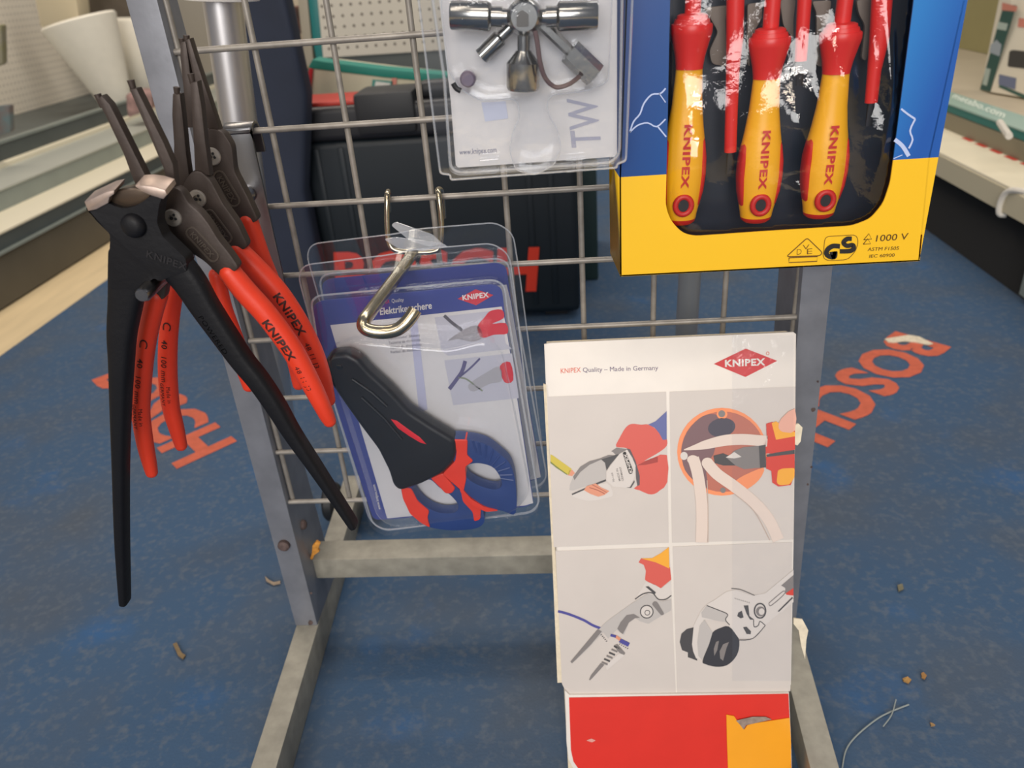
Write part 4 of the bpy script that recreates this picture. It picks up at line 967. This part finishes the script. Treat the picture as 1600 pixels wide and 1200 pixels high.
b.m(Dk).decal(SP, C2((820, 475), (900, 455), (1052, 432), (1052, 465), (830, 490)), h5+.0001)
b.build('printed_picture', fp, label='printed picture of pliers in orange junction box')
# --- picture: pointed pliers stripping a blue wire
b = pic([(868, 861), (1046, 855), (1056, 1082), (886, 1085), (878, 1068)])
b.m(F_('wire_blue_print', (78, 76, 150))).stroke(SP, C3((62, 548), (150, 572), (270, 620), (340, 660), (410, 688)), 4, H2)
b.m(Rp).decal(SP, C3((718, 150), (740, 115), (800, 130), (860, 125), (975, 190), (985, 290), (900, 360), (780, 300), (770, 290), (778, 220), (760, 170)), H2)
b.m(Yl).decal(SP, C3((740, 118), (830, 115), (900, 75), (965, 25), (970, 200), (860, 150)), H3)
b.m(Sl2).decal(SP, C3((780, 305), (850, 330), (900, 362), (985, 300), (985, 440), (900, 465), (840, 420), (780, 400), (680, 460)), H2)
b.m(Sl).decal(SP, C3((170, 965), (300, 800), (380, 710), (460, 630), (660, 485), (790, 405), (850, 420), (900, 470), (985, 450), (985, 540), (880, 600), (800, 650), (730, 630), (690, 600), (640, 640), (600, 740), (540, 700), (470, 770), (430, 720), (300, 860), (178, 972)), H3)
b.m(Mg).decal(SP, C3((163, 960), (280, 820), (385, 695), (420, 712), (330, 820), (200, 950), (175, 972)), H4)
b.decal(SP, C3((545, 690), (570, 640), (620, 580), (680, 570), (730, 600), (690, 605), (640, 640), (590, 735), (570, 720)), H4)
b.m(Dk).stroke(SP, C3(*ell((785, 552), 52, 52)), 1.4, H4, 0, True); b.m(Sl2).decal(SP, C3(*ell((785, 552), 46, 46)), H4); b.m(Dk).stroke(SP, C3(*ell((790, 560), 20, 20)), 1.1, H4+.0001, 0, True)
b.m(Mg).decal(SP, soften(C3((825, 490), (845, 465), (870, 470), (930, 570), (905, 585)), 3), H4); b.m(Dk).decal(SP, C3((775, 348), (800, 345), (860, 395), (850, 410)), H4)
b.stroke(SP, C3((690, 450), (760, 405), (830, 400), (880, 450), (940, 450), (985, 420)), 1.6, H4)
b.m(Cu).stroke(SP, C3((530, 752), (570, 780)), 4.5, H4); b.m(F_('wire_blue_print', (78, 76, 150))).stroke(SP, C3((490, 742), (535, 755)), 4, H4); b.stroke(SP, C3((565, 785), (640, 822)), 6.5, H4)
b.m(Mg).decal(SP, C3((315, 1105), (330, 1070), (410, 970), (440, 985), (340, 1095), (322, 1112)), H3)
for i in range(6):
    x, y = 440+i*20, 975-i*26; b.m(Dk if i % 2 else Mg).stroke(SP, C3((x-22, y-12), (x+26, y+8)), 2.6, H4)
b.m(Mg).decal(SP, C3((515, 830), (545, 815), (610, 890), (600, 905), (560, 885)), H4); b.m(Sl2).decal(SP, C3((450, 985), (560, 890), (608, 905), (540, 960), (460, 1030)), H3)
b.m(Dk)
for i in range(5): b.stroke(SP, C3((408+i*11, 742+i*13), (420+i*11, 738+i*13)), 1.0, H4); b.stroke(SP, C3((560+i*16, 820+i*9), (570+i*16, 812+i*9)), 0.9, H4)
b.build('printed_picture', fp, label='printed picture of pointed pliers stripping blue wire')
# --- picture: wrench gripping a nut
b = pic([(1051, 854), (1238, 847), (1235, 1080), (1058, 1082)])
b.m(Dk).decal(SP, C4((120, 780), (135, 710), (180, 670), (240, 655), (270, 940), (190, 910), (190, 870), (140, 850)), H2)
b.m(F_('charcoal_print', (56, 56, 62))).decal(SP, C4((315, 940), (370, 800), (400, 700), (470, 660), (540, 650), (620, 740), (625, 840), (590, 920), (520, 980), (430, 992), (340, 970)), H2, 3); b.m(Mg).decal(SP, C4((410, 840), (430, 780), (455, 770), (440, 850), (415, 900)), H3); b.decal(SP, C4((460, 860), (490, 800), (540, 780), (520, 830), (490, 940), (465, 920)), H3)
b.m(Sl2).decal(SP, C4((225, 800), (240, 640), (300, 520), (350, 460), (420, 420), (520, 350), (600, 335), (740, 385), (850, 365), (1090, 165), (1090, 440), (900, 590), (850, 640), (745, 750), (620, 745), (545, 640), (515, 600), (330, 590), (290, 700), (310, 930), (260, 920), (235, 860)), H3)
b.m(Sl).decal(SP, C4((270, 780), (290, 640), (330, 590), (400, 700), (370, 800), (310, 935), (280, 900)), H4); b.decal(SP, C4((350, 470), (430, 500), (525, 540), (515, 610), (440, 600), (310, 570), (305, 530)), H4)
b.m(Mg).decal(SP, C4((985, 300), (1090, 210), (1090, 330), (1020, 370), (1020, 320)), H4); b.m(RR).decal(SP, C4((1025, 365), (1090, 320), (1090, 385), (1030, 378)), H4+.0001)
b.m(Dk).stroke(SP, C4((350, 470), (440, 505), (528, 545), (510, 590), (545, 635)), 1.3, H4+.0001)
b.stroke(SP, C4((560, 325), (640, 335), (760, 385)), 1.0, H4+.0001)
b.decal(SP, C4((620, 530), (650, 515), (665, 570), (640, 580), (610, 560)), H4); b.decal(SP, C4((660, 655), (690, 650), (728, 690), (725, 715), (690, 712)), H4); b.decal(SP, C4((665, 470), (705, 468), (715, 560), (755, 590), (720, 590), (690, 540)), H4)
b.m(Dk).stroke(SP, C4((750, 590), (755, 650), (790, 640), (805, 605), (850, 640)), 1.3, H4); b.stroke(SP, C4((850, 640), (745, 750), (620, 765)), 1.1, H4)
b.stroke(SP, C4(*ell((805, 515), 48, 62)), 2.2, H4+.0001, 0, True); b.m(Mg).decal(SP, C4(*ell((810, 520), 40, 42)), H4+.0001); b.m(Sl2).decal(SP, C4(*ell((818, 522), 24, 28)), H4+.0002)
b.m(Mg).stroke(SP, C4((880, 450), (1000, 350), (1010, 375), (900, 470), (880, 450)), 1.2, H4+.0001); b.m(Dk).decal(SP, C4((955, 520), (1080, 395), (1090, 415), (985, 528)), H4+.0001); b.m(Sl2).decal(SP, C4((965, 525), (1085, 408), (1090, 420), (990, 530)), H4+.0002)
b.m(Mg)
for i in range(8): b.stroke(SP, C4((590+i*17, 405+i*5), (596+i*17, 415+i*5)), 1.0, H4+.0001)
b.build('printed_picture', fp, label='printed picture of pliers wrench gripping a black nut')
# --- header lettering and logo
b = MB().m(F_('coral_ink', (222, 104, 76))); b.textpx(SP, 'KNIPEX', *CT((128, 259), (238, 252), (127, 231)), H1, 0.004)
b.m(F_('plum_ink', (108, 92, 120))); b.textpx(SP, 'Quality \u2013 Made in Germany', *CT((250, 252), (665, 240), (249, 226)), H1, 0.0); b.build('lettering', fp, label='printed slogan in red and grey')
b = MB().m(F_('logo_red_print', (206, 44, 46))).decal(SP, CT((972, 207), (1148, 122), (1322, 190), (1146, 279)), H1)
b.m(M_WHITE).textpx(SP, 'KNIPEX', *CT((1034, 222), (1256, 213), (1033, 184)), H2, 0.035, 1.1)
b.m(F_('coral_ink', (222, 104, 76))).stroke(SP, CT(*ell((1269, 149), 8, 8)), 0.8, H1, 0, True); b.build('logo', fp, label='red diamond logo with white lettering')
# --- red base tray in front
b = MB().m(M_CARD); h0 = 0.0022
tray = [(882, 1078), (890, 1086), (1233, 1083), (1236, 1150), (1238, 1216), (912, 1216), (897, 1204), (888, 1186), (885, 1160), (884, 1120)]
b.prism([P_(u, v, h0) for u, v in tray], -SP.n*0.004, 0.0005); base = b.build('base_tray', disp)
b = MB().m(mat('red_board_print', (222, 50, 38), 0.40, 0, 0.03, 40)).decal(SP, [(889, 1090), (1232, 1084), (1235, 1150), (1237, 1215), (920, 1215), (905, 1203), (896, 1190), (892, 1172)], h0+.0004)
b.build('red_print', base, label='plain red printed board')
b = MB().m(mat('amber_sticker', (250, 168, 42), 0.25, 0, 0.03, 30)).prism([P_(u, v, h0+.0014) for u, v in [(1135, 1117), (1147, 1119), (1153, 1128), (1163, 1140), (1168, 1133), (1180, 1130), (1200, 1127), (1234, 1122), (1236, 1160), (1236, 1214), (1138, 1214), (1136, 1160)]], -SP.n*0.0006)
b.build('sticker', base, label='torn amber sticker at base corner')
b = MB().m(mat('torn_paper', (150, 132, 120), 0.9, 0, 0.2, 300)).decal(SP, [(1150, 1126), (1158, 1124), (1176, 1120), (1196, 1120), (1206, 1124), (1180, 1130), (1166, 1133), (1162, 1140), (1156, 1132)], h0+.0016); b.build('torn_patch', base, label='torn grey paper layer')
b = MB().m(F_('pale_scuff', (226, 160, 148))).decal(SP, [(916, 1157), (924, 1154), (931, 1157), (925, 1160)], h0+.0008); b.build('scuff', base, label='pale scuff on the red board')
# --- clear tape with wrinkles down the right side, torn paper scraps
b = MB().m(clear('packing_tape', haze=0.015, rough=0.08, bump=0.12, bs=70)); t_ = []
for i in range(13):
    t_.append([P_(u, 524+i*45, 0.0016+0.0006*random.random()) for u in (1144, 1188, 1206, 1240)])
for a, c in zip(t_, t_[1:]):
    for k in range(3): b.face([a[k], c[k], c[k+1], a[k+1]])
b.build('clear_tape', disp, 180, label='wrinkled clear tape on right edge')
b = MB().m(mat('torn_white_paper', (226, 214, 190), 0.85, 0, 0.1, 200))
b.prism([P_(u, v, 0.001) for u, v in [(1240, 664), (1248, 662), (1254, 668), (1251, 690), (1246, 696), (1241, 694)]], -SP.n*0.002); b.build('torn_edge', disp, label='torn cream paper at right edge')
b = MB().m(MATS['torn_white_paper']).prism([P_(u, v, -0.002) for u, v in [(1240, 966), (1254, 968), (1263, 985), (1260, 1000), (1258, 1030), (1252, 1010), (1248, 985), (1240, 975)]], -SP.n*0.0012); b.build('torn_edge', disp, label='torn cream paper at right edge')

# ================================================================== SHELVING ON THE LEFT
M_SH = mat('grey_green_shelf', (138, 146, 140), 0.42, 0.1, 0.05, 20); M_SHD = mat('dark_shelf_grey', (78, 84, 82), 0.5, 0, 0.06, 20); M_SHL = mat('cream_rail', (222, 214, 190), 0.45)
M_KICK = mat('kick_plate_taupe', (84, 79, 68), 0.55, 0, 0.08, 10)
gl_ = thing('shelf_unit', w(-21.5, FLOOR, 30), 'grey green stepped metal shelving along the aisle at left', 'shelving')
ZA, ZB = 4, 66
def slab(name, par, pts, mt, z0=ZA, z1=ZB, bev=0.001, **k):
    """pts: (gx, gy) profile, extruded along the aisle"""
    b = MB().m(mt); b.prism([w(x, g, z0) for x, g in pts], (0, (z1-z0)*U, 0), bev); return b.build(name, par, **k)
slab('kick_plate', gl_, [(-18.72, 10.43), (-18.72, 8.46), (-21, 8.46), (-21, 10.43)], M_KICK)
slab('kick_rail', gl_, [(-18.60, 8.46), (-18.60, 8.36), (-21, 8.36), (-21, 8.46)], M_SH)
slab('lower_front', gl_, [(-18.75, 8.36), (-18.75, 7.74), (-21, 7.74), (-21, 8.36)], M_SHD)
slab('lower_ledge', gl_, [(-18.70, 7.74), (-18.70, 7.66), (-21.2, 7.66), (-21.2, 7.74)], M_SHL)  # ledges paler than the risers: light from above is put into their colour
slab('riser', gl_, [(-21.03, 7.66), (-21.03, 6.84), (-23.2, 6.84), (-23.2, 7.66)], M_SH)
slab('upper_ledge', gl_, [(-20.98, 6.84), (-20.98, 6.76), (-24, 6.62), (-24, 6.84)], mat('pale_shelf_grey', (176, 178, 168), 0.35, 0.1))
slab('price_rail', gl_, [(-23.72, 6.72), (-23.72, 6.46), (-24.0, 6.40), (-24.0, 6.72)], M_SHL)
slab('tray_front', gl_, [(-24.0, 6.46), (-24.05, 5.62), (-24.3, 5.62), (-24.4, 6.46)], M_SHD)
slab('tray_lip', gl_, [(-24.0, 5.62), (-24.0, 5.48), (-24.35, 5.48), (-24.35, 5.62)], M_SH)
slab('shelf_board', gl_, [(-24.4, 6.4), (-24.4, 6.3), (-38, 6.3), (-38, 6.4)], M_SHD)
tag(slab('backing_panel', None, [(-37.5, 6.28), (-37.5, -6), (-37.9, -6), (-37.9, 6.28)], mat('beige_back_panel', (176, 164, 138), 0.7, 0, 0.05, 6)), 'beige backing panel rising behind the grey green shelving at left', 'panel')
# perforated panel standing at the back of the upper shelf
SB = Surf(w(-34, 6.25, 0), (1, 0, 0), (0, 1, 0))
def perf(name, col, sc, hole=0.17, dot=(110, 104, 96)):
    m = mat(name, col, 0.6); nt = m.node_tree; N = nt.nodes.new; L = nt.links.new; b_ = nt.nodes['Principled BSDF']
    tc = N('ShaderNodeUVMap'); mp = N('ShaderNodeVectorMath'); mp.operation = 'SCALE'; mp.inputs['Scale'].default_value = sc; L(tc.outputs[0], mp.inputs[0])
    fr = N('ShaderNodeVectorMath'); fr.operation = 'FRACTION'; L(mp.outputs[0], fr.inputs[0])
    ds = N('ShaderNodeVectorMath'); ds.operation = 'DISTANCE'; ds.inputs[1].default_value = (0.5, 0.5, 0); L(fr.outputs[0], ds.inputs[0])
    ls = N('ShaderNodeMath'); ls.operation = 'LESS_THAN'; ls.inputs[1].default_value = hole; L(ds.outputs['Value'], ls.inputs[0])
    mx = N('ShaderNodeMix'); mx.data_type = 'RGBA'; L(ls.outputs[0], mx.inputs[0]); mx.inputs[6].default_value = lin(col); mx.inputs[7].default_value = lin(dot); L(mx.outputs[2], b_.inputs['Base Color']); return m
def uvpanel(o, S_):
    uv = o.data.uv_layers.new(name='UVMap'); r_ = o
    off = Vector((0, 0, 0)); q = o
    while q: off += q.location; q = q.parent
    for l in o.data.loops:
        p = o.data.vertices[l.vertex_index].co+off-S_.o; uv.data[l.index].uv = (p.dot(S_.ex), p.dot(S_.ey))
M_PERF = perf('perforated_cream', (226, 218, 202), 46, 0.17, (178, 170, 156))
b = MB().m(M_PERF).box(w(-34.25, 6.28, 12), w(-34, -6, 66)); pb = b.build('pegboard'); uvpanel(pb, SB)
tag(pb, 'cream perforated panel standing behind the paper rolls at upper left', 'pegboard')
def roll(u0, v0, r0, u1, v1, r1, z, label, tilt=None):
    a, c = zp(u0, v0, z), zp(u1, v1, z); sc = (zp(u0+10, v0, z)-a).length/10
    b = MB().m(mat('white_paper', (236, 230, 214), 0.8, 0, 0.02, 40, 0.05, 90)); d = c-a; L_ = d.length
    R0, R1 = r0*sc, r1*sc
    b.lathe(a, d, [(R0*0.33, L_*0.25), (R0*0.33, 0.0), (R0*0.96, 0.0), (R0, 0.006), (R1, L_-0.004), (R1*0.96, L_)], 40)
    return tag(b.build('paper_roll'), label, 'paper roll')
roll(122, 31, 56, 187, 168, 22, 44.2, 'large white paper roll on shelf at upper left with open core on top')
roll(196, 29, 30, 222, 150, 22, 48.5, 'second white paper roll just behind the large one, beside left stand post')
# items behind, at the top of the left shelf
def crate(name, quad, z, depth, mt, label, cat, bev=0.004):
    b = MB().m(mt); b.prism([zp(u, v, z) for u, v in quad], (0, depth, 0), bev, 2); return tag(b.build(name), label, cat)
crate('storage_tub', soften([(42, -60), (112, -62), (124, 40), (64, 44)], 6), 46.5, 0.08, mat('beige_tub', (196, 184, 156), 0.5), 'beige plastic tub behind the large paper roll at upper left', 'tub')
crate('dark_carton', [(112, -60), (215, -64), (217, 60), (122, 60)], 52, 0.15, mat('dark_taupe_carton', (92, 82, 70), 0.7, 0, 0.15, 20), 'dark brown carton behind paper rolls at upper left', 'carton')
crate('red_label_packet', soften([(196, 148), (210, 142), (238, 150), (236, 170), (200, 184)], 4), 39.5, 0.08, mat('pink_packet', (186, 148, 142), 0.6, 0, 0.3, 30, col2=(110, 90, 86)), 'small pinkish packet on shelf below the paper rolls', 'packet')
crate('small_packet', soften([(-20, 168), (14, 164), (16, 206), (-20, 220)], 4), 28.5, 0.02, mat('multicolour_packet', (86, 124, 128), 0.5, 0, 0.3, 24, col2=(120, 92, 84)), 'blue and brown packet at far left edge in front of perforated panel', 'packet')
crate('olive_packet', soften([(-24, 40), (2, 38), (4, 100), (-24, 112)], 4), 28.5, 0.02, mat('olive_packet', (134, 130, 84), 0.5, 0, 0.3, 24, col2=(140, 134, 128)), 'olive green packet high at far left edge beside perforated panel', 'packet')

# ================================================================== SHELVING ON THE RIGHT
gr_ = thing('shelf_unit', w(23, FLOOR, 20), 'cream metal shelving with raised base and cable tie along the aisle at right', 'shelving')
ZA, ZB = 6, 60
M_CRM = mat('cream_enamel', (226, 216, 190), 0.42, 0, 0.04, 14)
slab('base_front', gr_, [(19.75, 7.92), (19.75, 7.16), (20.1, 7.16), (20.1, 7.92)], mat('shelf_front_beige', (196, 186, 158), 0.45), ZA, ZB)
slab('base_shelf', gr_, [(19.78, 7.16), (19.78, 7.06), (21.9, 7.06), (30, 7.06), (30, 7.30), (20.1, 7.30)], M_CRM, ZA, ZB)
slab('support_foot', gr_, [(19.9, 10.2), (19.9, 7.9), (22, 7.9), (22, 10.2)], M_SH, 13.6, 14.6)
slab('under_shelf_dark', gr_, [(20.15, 10.44), (20.6, 7.3), (25, 7.3), (25, 10.44)], mat('under_shelf_black', (30, 29, 28), 0.8), ZA, ZB)  # black block put in for the shade under the open base shelf
slab('price_rail', gr_, [(21.80, 7.06), (21.80, 6.40), (22.0, 6.36), (22.0, 7.06)], mat('taupe_rail', (126, 118, 98), 0.45), ZA, ZB)
slab('label_strip', gr_, [(21.84, 6.36), (21.84, 6.06), (22.0, 6.06), (22.0, 6.36)], mat('teal_strip', (24, 104, 100), 0.4), ZA, ZB)
slab('glass_lip', gr_, [(21.80, 6.06), (21.80, 6.00), (22.9, 5.92), (22.9, 5.99)], mat('pale_teal_lip', (150, 176, 166), 0.25), ZA, ZB)
slab('upper_shelf', gr_, [(22.0, 6.20), (22.95, 6.02), (31, 6.02), (31, 6.2)], mat('beige_shelf', (178, 166, 144), 0.5, 0, 0.04, 12), ZA, ZB)
tag(slab('backing_panel', None, [(30.4, 6.0), (30.4, -6), (30.8, -6), (30.8, 6.0)], mat('olive_panel', (158, 150, 104), 0.65, 0, 0.05, 6), ZA, ZB), 'olive backing panel rising behind the cream shelving at right', 'panel')
b = MB().m(mat('faded_red_dash', (196, 60, 44), 0.5))
for i in range(9):
    z = 24.0-i*1.15; b.prism([w(21.62, 7.055, z), w(21.79, 7.055, z), w(21.79, 7.055, z-0.75), w(21.62, 7.055, z-0.75)], (0, 0, 0.0006))
ds_ = b.build('red_dash', gr_, label='red dashes printed along base shelf'); ds_['kind'] = 'stuff'
SL = Surf(w(21.80, 6.0, 0), (w(23.6, 5.9, 0)-w(21.8, 6.0, 0)).cross(Vector((0, 1, 0))))
if SL.n.z < 0: SL = Surf(SL.o, -SL.n)
b = MB().m(F_('pale_mint_print', (216, 226, 214))); b.textpx(SL, 'metabo.com', (1487, 152), (1568, 184), (1494, 145), 0.001, 0.02, 1.0); b.build('strip_lettering', gr_, label='pale lettering on the teal strip')
tie = MB().m(mat('white_nylon', (222, 216, 204), 0.4)); tie.tube([w(*p) for p in cr([(19.9, 7.0, 15.4), (19.72, 7.12, 16.2), (19.68, 7.5, 16.5), (19.70, 7.98, 16.5), (19.9, 8.02, 16.4)], 5)], 0.005, 8)
tag(tie.build('cable_tie'), 'white cable tie looped round edge of cream base shelf at right', 'cable tie')
t2 = MB().m(MATS['white_nylon']); t2.tube([SL.px(u, v, 0.012) for u, v in ((1562, 191), (1570, 203), (1577, 213))], 0.006, 8); tag(t2.build('cable_tie'), 'white plastic tie sticking up from teal shelf strip at right', 'cable tie')
# carton of a power tool on the right shelf
c0 = aim = None
def onplane_y(u, v, gy): return Surf(w(0, gy, 0), (0, 0, 1)).px(u, v)
B0, B1 = onplane_y(1532, 138, 5.93), onplane_y(1549, 144, 5.93)
dirx = Vector((0.26, -0.97, 0)).normalized()          # the carton's white front runs along the aisle
Wd = 0.42; Hh = 0.34
side = (B1-B0); side.z = 0
tb = thing('tool_carton', B1, 'white and dark green power tool carton standing on right shelf', 'carton')
b = MB().m(mat('carton_white', (224, 214, 194), 0.5)); Fq = [B1, B1+dirx*Wd, B1+dirx*Wd+Vector((0, 0, Hh)), B1+Vector((0, 0, Hh))]
b.prism(Fq, B0-B1, 0.001); body = b.build('carton_body', tb)
nF = Vector((dirx.y, -dirx.x, 0)); nF = nF if nF.dot(CAM-B1) > 0 else -nF
SF = Surf(B1, nF, dirx)
b = MB().m(F_('carton_dark_print', (70, 66, 62))).prism([SF.px(u, v, .0008) for u, v in soften([(1577, 80), (1582, 78), (1640, 84), (1640, 112), (1574, 104)], 3)], -SF.n*.0005)
b.m(F_('carton_green_print', (60, 92, 82))).decal(SF, [(1560, 136), (1562, 132), (1640, 164), (1640, 172)], .0008); b.m(F_('carton_blue_print', (110, 116, 140))).decal(SF, [(1561, 116), (1588, 122), (1586, 140), (1560, 132)], .0009); b.m(F_('carton_pink_print', (206, 130, 112))).decal(SF, [(1592, 28), (1640, 34), (1640, 48), (1590, 42)], .0008)
b.build('front_print', body, label='dark tool picture and green band printed on white carton')
sd = side.normalized(); nS = Vector((sd.y, -sd.x, 0)); nS = nS if nS.dot(CAM-B1) > 0 else -nS
SS = Surf(B0, nS, sd)
b = MB().m(mat('carton_dark_green', (28, 78, 72), 0.45)); b.decal(SS, [SS and (1531, 140), (1547, 143.5), (1588, 8), (1568, 8)], .0008)
b.m(F_('carton_mint_print', (176, 190, 180))).decal(SS, [(1540, 106), (1548, 108), (1542, 134), (1535, 132)], .0011); b.decal(SS, [(1560, 34), (1575, 37), (1572, 48), (1557, 45)], .0011)
b.m(F_('carton_grey_print', (160, 168, 176))).decal(SS, [(1548, 70), (1557, 62), (1565, 70), (1562, 88), (1546, 82)], .0011); b.m(F_('carton_pink_print', (206, 130, 112))).decal(SS, [(1566, 4), (1590, 10), (1588, 18), (1565, 16)], .0011)
b.build('side_print', body, label='dark green side of the carton')

# ================================================================== TOOL CASES BEHIND THE STAND
zc = 14.8
M_CASE = mat('blue_black_case', (15, 26, 34), 0.5, 0, 0.10, 14, 0.05, 300); M_CASE2 = mat('charcoal_case_lid', (34, 34, 38), 0.45)
SC_ = VP(zc*U)
cs = thing('tool_case', SC_.px(680, 500)+Vector((0, 0.15, 0)), 'large blue black tool case with orange lettering on the mat behind mesh', 'tool case')
x0, x1 = w(-4.7, 0, 0).x, w(5.25, 0, 0).x; yf = zc*U
b = MB().m(M_CASE).box((x0, yf, 0.012), (x1, yf+0.12, w(0, 3.9, 0).z), 0.012, 3); body = b.build('body', cs)
MB().m(M_CASE2).box((x0-.004, yf-.004, w(0, 3.9, 0).z), (x1+.004, yf+0.12, w(0, 2.85, 0).z), 0.010, 3).build('lid', cs)
MB().m(mat('red_lid_insert', (186, 52, 38), 0.45)).box((x0+0.01, yf+.01, w(0, 2.86, 0).z), (x0+0.215, yf+0.11, w(0, 2.72, 0).z), 0.004).build('lid_insert', cs, label='red strip on the lid')
b = MB().m(M_DARK).box((w(-1.6, 0, 0).x, yf-.012, w(0, 3.75, 0).z), (w(0.3, 0, 0).x, yf+.08, w(0, 2.5, 0).z), 0.008); b.build('latch', cs)
b = MB().m(M_DARK).box((w(0.35, 0, 0).x, yf+.02, w(0, 2.86, 0).z), (w(4.4, 0, 0).x, yf+.06, w(0, 2.35, 0).z), 0.012, 3); b.build('handle', cs)
b = MB().m(M_CASE)
for gx in (-4.0, -3.2, -2.4, 3.6, 4.3):
    b = MB().m(M_CASE); b.box((w(gx, 0, 0).x, yf-.003, 0.03), (w(gx, 0, 0).x+.010, yf+.004, w(0, 4.1, 0).z), 0.002); b.build('rib', body)
b = MB().m(mat('orange_red_print', (222, 58, 34), 0.5)); S6 = VP(yf-0.004); b.textpx(S6, 'BOSCH', (525, 459), (838, 452), (521, 393), 0.0004, 0.035, 1.02); b.build('lettering', body, label='large orange red lettering on the case')
for gx in (-4.2, 4.4): MB().m(M_DARK).box((w(gx, 0, 0).x-.02, yf+.02, 0), (w(gx, 0, 0).x+.02, yf+.11, 0.013), 0.002).build('case_foot', cs)
# dark blue bin left of the case
zb = 13.6; S7 = VP(zb*U)
Bp = [S7.px(u, v) for u, v in ((384, -40), (424, -40), (486, 190), (470, 480), (424, 480), (396, 200))]
b = MB().m(mat('navy_fabric', (34, 42, 60), 0.75, 0, 0.15, 12, 0.1, 200))
tp = S7.px(425, 0)
b.prism([S7.px(378, -60), S7.px(432, -62), S7.px(478, 150), S7.px(474, 300), Vector((S7.px(474, 300).x+.002, zb*U, 0.001)), Vector((S7.px(380, 300).x+.01, zb*U, 0.001)), S7.px(384, 200)], (0, 0.045, 0), 0.012, 3)
tag(b.build('tool_bag'), 'tall dark navy tool bag standing between chrome pole and tool case', 'bag')
# bag and perforated stand behind the case
zg = 18.6; S8 = VP(zg*U)
MB_ = MB().m(mat('dark_green_case', (30, 52, 52), 0.5, 0, 0.1, 14)).box((S8.px(452, 160).x, zg*U-.01, 0.0), (S8.px(930, 160).x, zg*U+.24, S8.px(560, 191).z), 0.004, 3); tag(MB_.build('storage_case'), 'dark green case directly behind the lettered tool case, under the cream bag', 'case')
bg = thing('shopping_bag', S8.px(560, 182), 'cream bag with green trim and red piping lying behind the tool case', 'bag')
zt = S8.px(560, 175).z
b = MB().m(mat('cream_fabric', (204, 196, 170), 0.75, 0, 0.06, 14)); b.prism([S8.px(u, v) for u, v in soften([(482, 180), (486, 106), (520, 110), (600, 120), (700, 130), (700, 182)], 6)], (0, 0.16, 0), 0.012, 3); b.build('bag_body', bg)
b = MB().m(mat('green_trim', (26, 128, 112), 0.6)); b.prism([S8.px(u, v, .003) for u, v in ((474, 118), (488, 93), (505, 96), (600, 108), (700, 117), (700, 130), (600, 121), (520, 111), (486, 107), (481, 150), (472, 150))], (0, 0.05, 0), 0.002); b.build('green_trim', bg)
b = MB().m(mat('red_piping', (196, 40, 48), 0.5)); b.tube([S8.px(u, v, .004) for u, v in ((486, 107), (484, 128), (482, 150))], 0.004, 8); b.build('red_piping', bg)
b = MB().m(F_('bag_teal_print', (70, 140, 128))).decal(S8, [(582, 124), (614, 127), (612, 142), (580, 140)], .004); b.m(F_('bag_white_print', (220, 218, 208))).decal(S8, [(587, 127), (610, 130), (608, 138), (585, 136)], .0045); b.m(F_('carton_pink_print', (206, 130, 112))).decal(S8, [(612, 122), (620, 122), (619, 138), (612, 138)], .004); b.build('badge', bg, label='small white and teal badge')
pz = 30.0; S9 = VP(pz*U)
pd = thing('perforated_stand', (S9.px(580, 60).x, pz*U, 0), 'cream perforated display panel with teal edge standing behind the bag', 'panel')
MP2 = perf('perforated_white', (214, 206, 190), 43.0, 0.15, (120, 110, 98))
b = MB().m(MP2).prism([S9.px(u, v) for u, v in ((488, -90), (760, -96), (760, 74), (505, 90))], (0, 0.012, 0)); o_ = b.build('perforated_board', pd); uvpanel(o_, S9)
P1_, P2_ = S9.px(505, 90), S9.px(760, 74)
b = MB().m(mat('teal_frame', (20, 118, 116), 0.4)).prism([S9.px(u, v) for u, v in ((472, -90), (488, -90), (505, 90), (496, 104), (488, 60))], (0, 0.05, 0), 0.002); b.build('frame_edge', pd, label='teal frame edge')
MB().m(M_SHD).box((P1_.x-.03, pz*U+.015, 0), (P2_.x+.05, pz*U+.06, P2_.z), 0.002).build('base_panel', pd)
MB().m(mat('beige_upright', (168, 158, 138), 0.5)).prism([S9.px(u, v) for u, v in ((456, -90), (472, -90), (490, 100), (476, 106))], (0, 0.03, 0), 0.002).build('upright', pd)
crate('brown_goods', soften([(430, 14), (462, 10), (470, 52), (446, 60)], 4), 36, 0.1, mat('brown_goods', (104, 60, 44), 0.6, 0, 0.4, 30, col2=(40, 28, 26)), 'brown and black goods glimpsed between navy bag and perforated stand', 'goods')
crate('pale_carton', [(418, -60), (462, -64), (486, 70), (450, 78)], 40, 0.2, mat('pale_carton', (186, 172, 148), 0.7), 'pale carton behind the brown goods near top left of mesh', 'carton')
crate('orange_carton', [(448, 78), (490, 70), (500, 140), (462, 150)], 38, 0.2, mat('orange_carton', (206, 160, 96), 0.7, 0, 0.1, 20), 'orange tan carton seen left of the bag', 'carton')
